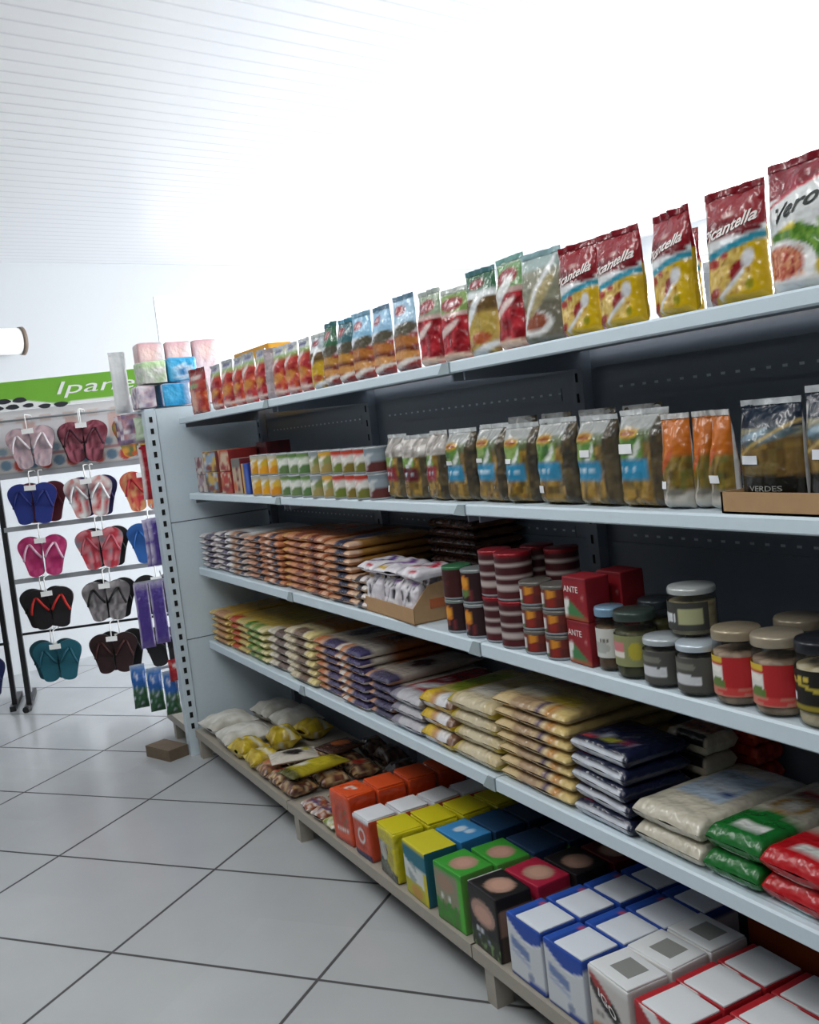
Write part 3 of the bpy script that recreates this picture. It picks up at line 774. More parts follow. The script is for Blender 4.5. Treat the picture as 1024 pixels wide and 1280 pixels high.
carton('tall_carton', 'tall dark red carton behind the beige carton, second shelf', 'box', G4, .12, .10, .185, (.16, 3.74, Z2), mp(231, '#5f1f24', '#4b1a20', '#6d2a2c'))
carton('tall_carton', 'slim royal blue carton with yellow left edge, second shelf', 'box', G4, .075, .09, .115, (.025, 3.575, Z2), over('#2448a0', rect(0, .3, 0, 1, '#c9a04a'), glyphs('#4d6dc0', .4, .9, .1, .8, 3, 5)), '#1f3f90', '#1d3a86')
carton('tall_carton', 'small white and red carton beside the yellow corn cans', 'box', G4, .06, .08, .11, (.03, 3.495, Z2), mp(233, '#c9c2bf', '#8d4a50', '#d8d4d0', '#9a8f94'))

# ------------------------------------------------------------------ lying packs in stacks
Z3 = SZ[2]+.001
Z4 = SZ[3]+.001
def flat_mesh(name, w, h, d, top, bottom=None, seed=0, nu=22, nv=18, wr=.003, pu=9, qu=.34, v0=.06, v1=.10, seal=.02, mat=None, pinch=.02):
    mb = MB()
    pillow(mb, w, h, d, top, bottom, nu, nv, pu=pu, qu=qu, v0=v0, v1=v1, seal=seal, seed=seed, wr=wr, pinch=pinch, lie=True)
    return mb.mesh(name, [mat or FILM])
def stack(name, cat, group, label, n, y, z0, dz, w, h, d, top, bottom=None, x=.012, seed=0, wr=.003, rj=1.5, mat=None, variants=2, nu=22, nv=18, rot=0., sy=1.0):
    rnd = random.Random(seed)
    d = dz-.0012; wr *= .45
    ms = [flat_mesh(name, w, h, d, top, bottom, seed+k*3, nu, nv, wr, mat=mat) for k in range(variants)]
    for k in range(n):
        o = bpy.data.objects.new(name, ms[k % variants]); C.objects.link(o)
        o.location = (x+rnd.uniform(-.003, .005), y+rnd.uniform(-.004, .004), z0+k*dz)
        o.rotation_euler = (0, 0, R(rot+rnd.uniform(-rj, rj)))
        tag(o, label % layer_word(k, n), cat, group)
G5 = 'flat biscuit packs stacked on the third shelf'
def barsF(base, *rs, top=None, deep=.16):
    """front end with upright colour bars, plain top beyond"""
    f = over(base, *[rect(a, b_, 0, 1, c) for a, b_, c in rs])
    t = H(top) if isinstance(top, str) else None
    def g(u, v):
        if v > deep and top is not None: return t if t else top(u, v)
        return f(u, v)
    return g
S3 = [
 (4.165, .185, 6, '%s pack of the white and purple stack against the end panel, third shelf', barsF('#cfc6c6', (.5, .95, '#5a5068'), (.0, .2, '#e4dfdd'), top='#b7a8a6')),
 (3.985, .170, 7, '%s pack of the second white and purple stack from the end panel, third shelf', barsF('#d2c9c8', (.55, .95, '#564c66'), (.0, .3, '#e6e1df'), top='#c3b3ae')),
 (3.790, .205, 7, '%s pack of the white topped stack with tan edge bars, third shelf', barsF('#c9b3a6', (.0, .3, '#eceaea'), (.45, .7, '#b08468'), (.75, .95, '#4d4858'), top='#dfe3e4')),
 (3.585, .190, 7, '%s pack of the peach and navy stack beside the white topped stack', barsF('#b98468', (.6, .9, '#39394a'), (.05, .3, '#d9a68a'), top='#c08a4a')),
 (3.385, .195, 8, '%s pack of the orange and navy stack in the middle of the biscuit stacks', barsF('#c2835f', (.55, .8, '#3a3a4c'), (.3, .45, '#e0c4b2'), top='#b3743f')),
 (3.185, .190, 8, '%s pack of the peach biscuit stack with red-brown ends, third shelf', barsF('#c98a62', (.6, .95, '#8c5240'), (.0, .2, '#d9a45a'), top='#a5582f')),
 (2.985, .195, 8, '%s pack of the dark orange biscuit stack beside the tallest stack', barsF('#a86646', (.0, .25, '#cf9868'), (.4, .6, '#6f3f30'), (.75, .95, '#d0a284'), top='#7d4a2c')),
 (2.785, .190, 8, '%s pack of the tallest biscuit stack with navy end bars, third shelf', barsF('#c58d66', (.45, .8, '#34364a'), (.85, 1, '#d9b79c'), top=over('#a87a3e', ell(.4, .4, .14, .3, '#3d4a80', .4), ell(.7, .3, .1, .1, '#d2c0aa')))),
]
for i, (y, w, n, lb, P) in enumerate(S3):
    dz = (.0245, .0232, .0248, .0236, .0232, .0243, .0247, .0240)[i]
    stack('biscuit_pack', 'biscuit pack', G5, lb, n, y, Z3, dz, w-.008, .30, dz, P, seed=300+i*11, wr=.004, x=(.010, .018, .008, .02, .012, .022, .014, .010)[i], rj=2.2)
stack('biscuit_pack', 'biscuit pack', G5, '%s pack of the short dark stack left of the cardboard display tray', 4, 2.645, Z3, .0245, .08, .26, .026, barsF('#5a4440', (.0, .35, '#c9a88c'), (.4, .7, '#2d2a33'), (.75, 1, '#dcd6d4'), top='#5d3a2a'), seed=401, x=.004)
# display tray with white and purple pouches
t = thing('display_tray', 'brown cardboard display tray full of white and purple pouches, third shelf', 'tray', (.004, 2.455, Z3), R(-3))
for nm, q in (('front_wall', (0, .003, -.17, .17, 0, .042)), ('back_wall', (.14, .143, -.17, .17, 0, .11)), ('base', (0, .143, -.17, .17, 0, .003))):
    mb = MB(); mb.box(*q); mb.build(nm, BOARD, t)
for s in (1, -1):
    mb = MB()
    ya, yb = s*.17, s*.167
    pl = [(0, .042), (.05, .098), (.143, .11), (.143, 0), (0, 0)]
    mb.poly([(a, ya, z) for a, z in pl]); mb.poly([(a, yb, z) for a, z in pl][::-1])
    mb.poly([(0, ya, .042), (.05, ya, .098), (.05, yb, .098), (0, yb, .042)]); mb.poly([(.05, ya, .098), (.143, ya, .11), (.143, yb, .11), (.05, yb, .098)])
    e = mb.build('end_wall', BOARD, t)
    if s < 0:
        mb = MB(); mb.box(.05, .12, -.1712, -.1706, .035, .06); mb.build('printed_mark', plain('orange_print', '#b5623a', .7), e)
def pouch_print(seed):
    return over('#dddbe0', patchy(['#e3e1e4', '#d9d6dc', '#d2ced6'], 6, seed), glyphs('#2c2a33', .12, .9, .12, .34, 4, seed), glyphs('#3c3945', .1, .6, .42, .52, 3, seed+1), ell(.3, .75, .35, .12, '#6a3a8a', .4), ell(.75, .62, .3, .08, '#c23a4a' if seed % 2 else '#7b3f94', -.3), ell(.8, .84, .15, .08, '#d0a83a' if seed % 3 == 0 else '#c9c4d0'))
def pouch_front(seed):
    return over('#dddbe0', patchy(['#e3e1e4', '#d9d6dc', '#d5d1d8'], 6, seed), glyphs('#26242c', .10, .9, .46, .74, 4, seed), slant(.6, 1.6, .035, '#26242c', .3, .7), glyphs('#38343f', .1, .9, .80, .88, 6, seed+1), ell(.2, .95, .2, .04, '#d0a83a') if seed % 3 == 2 else ell(.75, .95, .2, .04, '#7a4a98'))
def pouch_top(seed, c):
    return over('#e0dee3', patchy(['#e5e3e7', '#dcd9df', '#d3cfd8'], 5, seed), slant(.35, .5, .06, c, .1, .9), ell(.7, .65, .22, .08, c, -.4), ell(.25, .75, .15, .06, '#6a3a8a', .5), rect(.1, .5, .04, .14, '#c9a84a') if seed % 2 else rect(.5, .9, .05, .12, '#c23a4a'))
names = ['left', 'middle', 'right']
for i in range(3):
    film_bag('pouch', names[i]+' white pouch with black lettering in the front of the display tray', 'pouch', 'white pouches in the display tray', .108, .102, .038, pouch_front(410+i), 2.455+.108-.108*i, .012, Z3+.004, R(-3), 410+i, 22, 24, None, False, lean=.04, pu=5, qu=.4, v1=.2, seal=.04, seam_highlight=False)
for i in range(3):
    film_bag('pouch', names[i]+' white pouch standing at the back of the display tray', 'pouch', 'white pouches in the display tray', .106, .102, .045, pouch_front(420+i), 2.455+.109-.108*i, .075, Z3+.004, R(-3), 420+i, 14, 18, None, False, seam_highlight=False)
msh = []
for i in range(3):
    mb = MB(); pillow(mb, .122, .135, .03, pouch_top(430+i, ('#5d3590', '#7a4098', '#c22f44')[i]), None, 20, 20, pu=5, qu=.45, v0=.15, v1=.15, seal=.05, seed=430+i, wr=.005, lie=True)
    o = mb.build('pouch', FILM, None, (.006, 2.455+.128-.128*i, Z3+.1105)); o.rotation_euler = (0, R(-3), R((-8, 4, -6)[i]))
    tag(o, names[i]+' white pouch lying on top of the filled display tray, '+('purple', 'purple and gold', 'red')[i]+' print', 'pouch', 'white pouches in the display tray')

stack('biscuit_pack', 'biscuit pack', 'brown packs at the back of the third shelf', '%s dark brown pack of the tall rear stack behind the display tray', 9, 2.42, Z3, .027, .26, .165, .026, over('#4a2c1e', patchy(['#4f3020', '#3f261b', '#5d3a26'], 6, 2)), x=.205, seed=430)

# ------------------------------------------------------------------ cans, boxes and jars on the third shelf
G6 = 'cans and boxes in the middle of the third shelf'
def food_can(label, x, y, z, r, h, pr_, lidc, group=G6, span=2.4, n=24, rim='#b9bec4'):
    t = thing('food_can', label, 'can', (x, y, z), 0, group)
    mb = MB(); mb.lathe([(.0001, 0), (r*.94, 0), (r, .003), (r, .006)], n, '#9a9fa4'); 
    mb.lathe([(r*.985, .006+(h-.012)*i/14) for i in range(15)], n, lambda a, v: wrap(pr_, span)(a, v/h)); mb.build('can_body', CARTON, t)
    mb = MB(); mb.lathe([(r, h-.008), (r*1.01, h-.006), (r*1.01, h-.001), (r*.95, h), (.0001, h-.001)], n, '#ffffff'); mb.build('lid', lidmat(lidc), t)
    return t
def dark_can(seed): return over(bands((0, '#2a1216'), (.88, '#3d1a1a')), ell(.5, .62, .2, .22, '#c9761f'), ell(.5, .62, .13, .14, '#d9952e'), ell(.25, .3, .09, .12, '#a5a6b5'), ell(.72, .25, .1, .14, '#6d2a2c'), ell(.5, .3, .08, .1, '#8d3a2a'))
for j in range(2):
    food_can(('lower', 'upper')[j]+' dark brown can beside the display tray, '+('yellow emblem', 'green lid')[j], .045, 2.125, Z3+j*.083, .037, .082, dark_can(1) if j == 0 else over('#3f1614', ell(.6, .5, .1, .1, '#4f1d1a')), '#7f8a86' if j == 0 else '#3f7a52')
    food_can(('lower', 'upper')[j]+' dark brown can with orange emblem, left of the striped tins', .045, 2.033, Z3+j*.083, .038, .082, over(dark_can(2), ell(.5, .3, .2, .12, '#5d7a40') if j else ell(.3, .2, .1, .1, '#8a8ca0')), '#8d9494')
stripes = over(bands((0, '#54161c'), (.16, '#4a1418'), (.24, '#b5aaa6'), (.33, '#43141a'), (.47, '#b9aeaa'), (.56, '#43141a'), (.70, '#b5aaa6'), (.79, '#43141a'), (.92, '#7a1a22')))
for i, (x, y, wd) in enumerate(((.05, 1.950, 'farther front'), (.045, 1.868, 'nearer front'), (.135, 1.90, 'left rear'), (.13, 1.80, 'right rear'))):
    for j in range(2):
        food_can('%s red and white striped tin, %s column of the striped tins' % (('lower', 'upper')[j], wd), x, y, Z3+j*.108, .039 if i != 1 else .043, .107, stripes, '#8d1a24', 'red and white striped tins')
small = over(bands((0, '#5d2420'), (.45, '#6d2a22'), (.9, '#4d3a34')), ell(.3, .45, .16, .28, '#e0dedb'), ell(.68, .66, .13, .2, '#d0892a'), ell(.7, .3, .2, .18, '#8d2a22'), ell(.35, .16, .12, .1, '#4f7a4a'))
for i, y in enumerate((1.782, 1.702)):
    for j in range(3):
        food_can('small brown can, %s of three, in the %s column between tins and red cartons' % (('bottom', 'middle', 'top')[j], ('left', 'right')[i]), .04, y, Z3+j*.053, .036, .052, small, '#6d6a64', 'small brown cans', 2.0, 22)
for row, x in enumerate((.02, .10)):
    for j in range(2):
        w, d, h = .078, .06, .09
        fr = over('#8c1a24', rect(0, 1, .9, 1, '#7a1620'), within(lambda u, v: v < .5 and v < .52-.55*abs(u-.15) and v > .1, lambda u, v: H('#3f7a4a') if u > .16 else H('#dfe0dc')), ell(.15, .40, .10, .10, '#e2e2de'), rect(0, 1, 0, .1, '#a04a2a'), ell(.82, .55, .06, .05, '#b86a6a'))
        lb = '%s red carton with green and white triangle, %s pair beside the jars' % (('lower', 'upper')[j], ('front', 'rear')[row])
        t = thing('food_carton', lb, 'box', (x, 1.620-.012*row, Z3+j*.0905), R(-3+2*j), 'red cartons on the third shelf')
        mb = MB(); rbox(mb, w, d, h, .003, fr, '#8d1f28', over('#7d1620', ell(.5, .3, .3, .15, '#6b121a')), n=16, seed=j); mb.build('carton_body', CARTON, t)
        if row == 0: lettering(t, 'ANTE', lambda u, v: (0, w*(.5-u), h*v), .36, .72, .62, .14, '#e6dcd8', bold=.01, off=.0006)
G7 = 'glass jars on the third shelf'
def jar(label, x, y, z, r, h, lidc, content, lab=None, lv=(.2, .7), seed=0, n=36, neck=.9, full=.9):
    t = thing('glass_jar', label, 'jar', (x, y, z), 0, G7)
    zl = h*.84
    prof = [(.0001, .0), (r*.9, 0), (r*.98, .004), (r, .012), (r, zl*.80), (r*.97, zl*.92), (r*neck, zl*1.02), (r*neck, h*.9)]
    mb = MB(); mb.lathe(prof, n, '#ffffff'); mb.build('glass', GLASS, t)
    k = .93
    cp = [(.0001, .004), (r*.86, .004), (r*k, .012)]+[(r*k, .012+(zl*full*.92-.012)*i/8) for i in range(1, 9)]+[(.0001, zl*full*.92)]
    mb = MB(); mb.lathe(cp, n, lambda a, v: patchy(content, 9, seed, 6)(a/2.2, v/h)); mb.build('contents', SOFT, t)
    if lab:
        zs = [h*(lv[0]+(lv[1]-lv[0])*i/16) for i in range(17)]
        mb = MB(); mb.lathe([(r+.0008, q) for q in zs], 40, lambda a, v: wrap(lab, 2.6)(a, (v/h-lv[0])/(lv[1]-lv[0])), 0, -1.45, 1.45); mb.build('label', CARTON, t)
    mb = MB(); lr = r*neck+.003
    mb.lathe([(lr, h*.865), (lr*1.01, h*.875), (lr*1.01, h-.004), (lr*.96, h), (.0001, h-.0005)], n, '#ffffff'); mb.build('lid', lidmat(lidc), t)
    return t
OL = ['#4b4a2a', '#3d3f22', '#5a5632', '#46452a']
jar('tall slim jar with light blue lid and white label, beside the red cartons', .045, 1.546, Z3, .029, .126, '#7f9fb8', ['#6b4f34', '#5a4630'], over('#c9cbc6', ell(.5, .35, .3, .2, '#a9aca6'), glyphs('#6d6a62', .2, .8, .55, .65, 6, 1)), (.22, .68), 1)
jar('dark green jar with pink and yellow label behind the low jars', .045, 1.472, Z3, .041, .128, '#3c4a44', OL, over('#8b8f62', rect(.1, .6, .3, .75, '#c97a7c'), rect(.1, .6, .3, .45, '#e2dcd4'), ell(.8, .5, .12, .3, '#b3a83a')), (.2, .66), 2)
jar('dark jar with black lid in the rear row beside the red cartons', .125, 1.500, Z3, .036, .132, '#2c3338', OL, None, (.2, .7), 3)
jar('dark jar with blue-black lid in the rear row, right of the other dark jar', .125, 1.415, Z3, .036, .135, '#33424c', OL, None, (.2, .7), 4)
GR = ['#5d5d55', '#4a4a44', '#6d6c62', '#55544c']
lowlab = lambda s: over('#4f4f4a', glyphs('#d5d8da', .2, .85, .25, .5, 5, s), ell(.5, .36, .3, .16, '#c9ccd0'), ell(.5, .75, .25, .12, '#77766d'))
jar('low jar with pale grey lid, left front one of the low jars', .04, 1.388, Z3, .040, .090, '#b9c2c6', GR, lowlab(3), (.1, .75), 5, full=.95)
jar('low jar with pale grey lid, right front one beside the red label jars', .04, 1.302, Z3, .040, .092, '#bcc9d2', GR, lowlab(6), (.1, .75), 6, full=.95)
jar('low jar with pale lid in the rear row under the raised jar', .128, 1.325, Z3, .042, .0925, '#aab2b4', GR, None, (.1, .75), 7, full=.95)
jar('wide jar with pale grey lid standing on top of the low jars', .075, 1.345, Z3+.0935, .044, .088, '#b7bdbc', ['#b0a484', '#a39674', '#8d8468'], over('#3f403c', glyphs('#dfe2e4', .05, .5, .3, .6, 4, 9), ell(.25, .42, .2, .2, '#cfd3d6'), rect(.58, .95, .25, .75, '#a9ab82')), (.15, .72), 8)
redlab = over('#b3262a', rect(.0, .55, .82, 1, '#d0b23a'), rect(.02, .55, .3, .8, '#dcdcd6'), ell(.42, .3, .16, .16, '#5f7a3a'), rect(0, 1, 0, .22, '#c07a6a'), ell(.68, .12, .28, .07, '#c9423f'), ell(.3, .68, .22, .1, '#ece8e0'))
CR = ['#a08a74', '#8f7b66', '#b39c84']
jar('red label jar with bronze lid, left front one next to the low jars', .045, 1.216, Z3, .042, .128, '#9c8f78', CR, redlab, (.14, .66), 9, 40)
jar('red label jar with bronze lid, right front one beside the black label jar', .045, 1.129, Z3, .0425, .130, '#a39884', CR, redlab, (.14, .66), 10, 40)
blk = over('#17160f', slant(.6, -.5, .05, '#b3a23a'), rect(.0, .3, .2, .4, '#e2e4ea'), glyphs('#c9b34a', .1, .8, .75, .85, 6, 2), slant(.08, 0, .08, '#8f8128'))
jar('black label jar with dark lid at the right end of the third shelf', .045, 1.040, Z3, .044, .134, '#23262c', ['#c9bd98', '#b3a47a', '#d2c8a8'], blk, (.2, .68), 11, 40)
for i, y in enumerate((1.17, 1.07)):
    jar(('jar with dull bronze lid in the rear row behind the red label jars', 'jar with dull bronze lid in the rear row behind the black label jar')[i], .145, y, Z3, .043, .132, '#8a806e', CR, None, (.2, .6), 20+i)

# ------------------------------------------------------------------ fourth shelf: pasta and rice packs
G8 = 'flat pasta packs stacked on the fourth shelf'
S4 = [
 (4.145, .22, 5, .0285, '%s yellow pack of the stack against the end panel, fourth shelf', barsF('#c9a860', (.0, .3, '#d2b46a'), (.35, .9, '#b58455'), top='#c39a3e')),
 (3.92, .22, 5, .0285, '%s yellow pack with red spot, second stack from the end panel', barsF('#cdb45e', (.1, .5, '#b8482c'), (.6, .9, '#bfae6a'), top='#c2a24a')),
 (3.69, .23, 5, .0285, '%s green and yellow pack of the third stack from the end panel', barsF('#b7b070', (.1, .35, '#5f8a3a'), (.5, .75, '#7d9a4a'), (.8, 1, '#d9cf9a'), top='#c0a64e')),
 (3.45, .235, 5, .031, '%s cream and brown pack of the stack right of the green one', barsF('#cfc6b3', (.4, .8, '#6f5d56'), (.0, .2, '#ddd6c6'), top='#b99c5a')),
 (3.21, .23, 6, .031, '%s cream and brown pack of the stack over the far shelf joint', barsF('#d0c4a8', (.35, .75, '#75604f'), (.8, 1, '#d8c88a'), top=over('#b0763a', rect(0, 1, .16, .3, '#cdbf8e')))),
 (2.99, .20, 7, .0258, '%s pack of the orange and purple stack left of the purple stack', barsF('#c7a083', (.05, .3, '#c0774e'), (.45, .95, '#4d4668'), top=over('#bfb5a3', ell(.5, .5, .25, .2, '#3c3340')))),
 (2.79, .185, 7, .0258, '%s pack of the tall purple stack with white left bars', barsF('#c3a691', (.0, .2, '#dcd5cd'), (.2, .38, '#bd7a4f'), (.45, 1, '#453f64'), top=over('#a5623a', rect(0, 1, .16, .35, '#c6beb1'), ell(.5, .6, .2, .12, '#2f2f3d', .3)))),
 (2.615, .155, 5, .027, '%s pack of the lower purple stack beside the white bags', barsF('#6a6072', (.0, .2, '#b58a72'), (.3, 1, '#47425c'), top=over('#b2a79c', ell(.5, .5, .3, .12, '#3a3440')))),
]
for i, (y, w, n, dz, lb, P) in enumerate(S4):
    stack('pasta_pack', 'pasta pack', G8, lb, n, y, Z4, dz*(1, .97, .99, .96, 1, 1, 1.03, .98)[i], w-.008, .33, dz, P, seed=500+i*13, wr=.0025, x=(.01, .02, .012, .022, .010, .018, .010, .02)[i], rj=1.8)
stack('pasta_pack', 'pasta pack', G8, '%s white pack of the low bulging stack left of the yellow ended packs', 3, 2.445, Z4, .037, .175, .32, .039, over(barsF('#b9b8bd', (.0, .25, '#8f8d99'), top=over('#8f2028', ell(.45, .3, .3, .08, '#cfd0d4', .3), glyphs('#c9ccd4', .2, .8, .45, .52, 5, 3)))), seed=620, wr=.007)
stack('pasta_pack', 'pasta pack', G8, '%s pack of the yellow ended white stack right of the bulging white packs', 3, 2.27, Z4, .046, .165, .32, .048, barsF('#cfc9bd', (.0, .34, '#d0ae2e'), (.34, .5, '#b98a5a'), (.55, .85, '#dcdcde'), (.85, 1, '#7d5d4a'), top=over('#c2ae6a', ell(.5, .5, .45, .3, '#8ea02e'), ell(.75, .4, .2, .1, '#c98a2c'))), seed=640, wr=.006)
stack('pasta_pack', 'pasta pack', G8, '%s cream pack of the four-layer stack left of the tallest cream stack', 4, 2.08, Z4, .042, .20, .32, .044, barsF('#c4b48c', (.0, .1, '#b5a23a'), (.2, .8, '#cbbfa0'), top=over('#b9a772', ell(.4, .25, .3, .12, '#cfcabd'))), seed=660, wr=.007)
stack('pasta_pack', 'pasta pack', G8, '%s pack of the tallest cream stack right beside the navy packs', 7, 1.83, Z4, .0295, .275, .33, .031, barsF('#c9b283', (.25, .55, '#a58a6a'), (.60, .68, '#5a4a62'), (.74, .82, '#b9803a'), (.86, 1, '#d0b878'), top=over('#b39a62', ell(.25, .22, .25, .12, '#d6cdb4'), ell(.7, .2, .2, .1, '#cdb23e'), rect(.15, .9, .45, .9, '#6e2a1e'), ell(.5, .6, .2, .08, '#8a6a50'))), seed=680, wr=.005)
navy = over('#141a34', rect(.1, .3, .1, .2, '#a5343c'), ell(.5, .22, .14, .05, '#a8a83a', .2), rect(.62, .85, .24, .32, '#8a3048'), within(lambda u, v: v < .02 and u < .94, lambda u, v: H('#d3d8e0')), ell(.35, .3, .06, .04, '#cfd3e0'), flecks('#8d94b0', 22, .45, .1, .9, .1, .5, 3))
stack('rice_pack', 'rice pack', 'navy packs on the fourth shelf', '%s navy pack with white lower edge, stack beside the tallest cream stack', 5, 1.593, Z4, .034, .185, .165, .0355, navy, lambda u, v: H('#c3c8d2') if u > .06 and v < .06 else H('#141a34'), seed=700, wr=.004, rj=3, rot=-3)
stack('rice_pack', 'rice pack', 'rear packs on the fourth shelf', '%s cream and black pack of the rear stack behind the navy packs', 4, 1.522, Z4, .042, .115, .09, .044, over('#b3a68f', rect(.25, .95, 0, .16, '#23211f'), rect(.1, .9, .3, .8, '#8d5a44')), lambda u, v: H('#b5ad98'), x=.185, seed=720, wr=.005)
stack('rice_pack', 'rice pack', 'rear packs on the fourth shelf', '%s red pack of the rear stack against the back panel', 4, 1.485, Z4, .042, .10, .08, .044, over('#b3321c', patchy(['#b5341e', '#9c2a1a', '#c4452a'], 6, 3)), x=.287, seed=740, wr=.006)
grain = patchy(['#c9c4b2', '#d2cdbc', '#bfb9a5', '#cbc6b6'], 40, 5)
stack('rice_bag', 'rice bag', 'rice bags at the right of the fourth shelf', '%s clear rice bag with pale blue label, left of the green ended bags', 2, 1.40, Z4, .045, .175, .31, .047, over(grain, rect(.15, .8, .3, .75, '#b3c8dc'), rect(.2, .7, .45, .55, '#d5dfe8'), rect(.6, .75, .4, .46, '#2f4f8f'), ell(.7, .85, .3, .1, '#d8d8d4')), seed=760, wr=.006, nu=30, nv=26)
def endbag(c1, c2):
    return over(bands((0, c1), (.34, '#cfcdc4'), (.8, '#b9b6ab')), within(lambda u, v: v > .34, grain), ell(.5, .30, .36, .07, c2), rect(.3, .82, .10, .19, '#dfe3de'), ring(.5, .5, .3, .12, .3, '#b3883a'), rect(.2, .8, .64, .74, '#9c2f30'), ell(.5, .5, .1, .05, '#e3e0d8'))
stack('rice_bag', 'rice bag', 'rice bags at the right of the fourth shelf', '%s rice bag with green end, between clear rice bags and red ended bags', 2, 1.243, Z4, .048, .122, .32, .050, endbag('#1a6a2a', '#1f7a33'), over('#1a6a2a', rect(.3, .8, .02, .10, '#dfe3de')), seed=780, wr=.006, nu=30, nv=30)
stack('rice_bag', 'rice bag', 'rice bags at the right of the fourth shelf', '%s rice bag with red end at the right side of the fourth shelf', 2, 1.107, Z4, .048, .138, .32, .050, endbag('#b3141c', '#c01a22'), over('#a8121a', rect(.3, .8, .02, .10, '#dfe3de')), seed=800, wr=.006, nu=30, nv=30)
# ------------------------------------------------------------------ bottom deck
ZB = DZ+.001
ROWX = [-.106, -.003, .100, .203]
RW = ['front', 'second', 'third', 'rear']
G9 = 'cartons and bricks standing on the bottom deck'
def brick(name, label, cat, y, row, w, d, h, front, top, near=None, flap=None, group=G9, r=.005, bulge=.003, seed=0, rotz=0., x=None, n=24, mat=None, window=None):
    t = thing(name, label, cat, (ROWX[row] if x is None else x, y, ZB), rotz, group)
    mb = MB(); rbox(mb, w, d, h, r, front, top, near, n=n, bulge=bulge, seed=seed); mb.build('body', mat or CARTON, t)
    if flap:
        fb = MB(); u0, u1, c = flap
        rbox(fb, w*(u1-u0), d*.94, .005, .002, c, c, c, n=6)
        f = fb.build('top_flap', CARTON, t, (d*.03, w*(.5-(u0+u1)/2), h-.001))
        if window:
            wb_ = MB(); wb_.box(d*.25, d*.75, -w*.25, w*.2, .0048, .0056, window); wb_.build('tear_patch', CARTON, f)
    return t
# milk cartons, two columns four deep
def milkF(u, v):
    if v < .10 and (u > .55 or v < .05): return H('#26479c')
    edge_ = .93-.22*math.sin(min(1, u*1.02)*PI*.80)
    if v > edge_: return H('#1f4aa8')
    if v > edge_-.03: return H('#e6eaf0')
    if .42 < v+.22*u-.11 < .58 and .1 < u < .62: return H('#6f85b4')
    if .32 < v+.22*u-.11 < .38 and .1 < u < .62: return H('#aab6ce')
    if math.hypot((u-.62)/.09, (v-.17)/.06) < 1: return H('#8896b0')
    return H('#cfd5da')
milkT = over('#1f4496', rect(.0, .16, 0, 1, '#2a55b0'), ell(.2, .85, .05, .08, '#b5485a'))
milkS = over('#c3c9d2', rect(0, 1, .85, 1, '#27489a'), rect(.1, .9, .25, .7, '#b3bccb'), rect(0, 1, 0, .07, '#26479c'))
for ci, y in enumerate((1.752, 1.612)):
    for r_ in range(4):
        brick('milk_carton', '%s row blue and white carton of the %s column, white flap on top' % (RW[r_].capitalize() if False else RW[r_], ('left', 'right')[ci]), 'carton', y-.006*r_, r_, .130, .097, .142, milkF, milkT, milkS, (.28, .985, '#dfe6ee'), 'blue and white cartons on the bottom deck', .004, .002, ci*4+r_, R(random.uniform(-2, 2)))
igoF = over(bands((0, '#c9c6c2'), (.9, '#d8d8d6')), ell(.42, .62, .42, .14, '#2d2c2c', -.5), ell(.3, .78, .3, .07, '#a83a3a', -.5), glyphs('#8d8a86', .15, .6, .36, .44, 4, 3), ell(.3, .15, .3, .12, '#c08a6a'), ell(.8, .3, .15, .2, '#b9b6b2'))
for r_ in range(3):
    t = brick('milk_carton', '%s row white carton with grey patch on top, beside the red cartons' % RW[r_], 'carton', 1.470, r_, .126, .098, .146, igoF, '#d6d8d8', '#c9c7c4', (.02, .98, '#e2e5e6'), 'white cartons with grey patches', .004, .003, 20+r_, R((-3, 2, 0)[r_]), window='#8d8f8b')
    if r_ == 0: lettering(t, 'IGO', lambda u, v: (0, .126*(.5-u), .146*v), .46, .62, .42, .12, '#e6e4e2', tilt=-.5, bold=.02, off=.0012)
italF = over(bands((0, '#a81c26'), (.92, '#b02a30')), slant(.85, -.75, .13, '#dfe0e0', 0, 1), ell(.5, .3, .3, .12, '#8d1620'))
for ci, (y, lbl) in enumerate(((1.335, 'left'), (1.200, 'right'))):
    for r_ in range(3):
        t = brick('milk_carton', '%s row red and white carton of the %s red column, bottom right corner' % (RW[r_], lbl), 'carton', y, r_, .124, .098, .140, italF, over('#a31d27', rect(.0, .2, 0, 1, '#b5252e')), '#a81f28', (.16, .985, '#e3e7ea'), 'red and white cartons on the bottom deck', .004, .002, 30+ci*3+r_, R(random.uniform(-2, 2)))
        if r_ == 0: lettering(t, 'Ital', lambda u, v: (0, .124*(.5-u), .140*v), .5, .42, .6, .2, '#e2d5d2', tilt=-.1, shear=.2, bold=.01, off=.0012)
for i, y in enumerate((1.420, 1.215, 1.01)):
    carton('orange_box', ('orange box standing at the back of the bottom deck, farthest of three', 'orange box standing at the back of the bottom deck, middle of three', 'orange box standing at the back of the bottom deck, nearest of three')[i], 'box', 'orange boxes at the back of the bottom deck', .19, .07, .20, (.306 if i else .307, y, ZB), over('#b8552a', ell(.4, .6, .3, .06, '#8d3a1c'), rect(0, 1, 0, .3, '#7d2a1a')), '#c06230', '#a84a24')
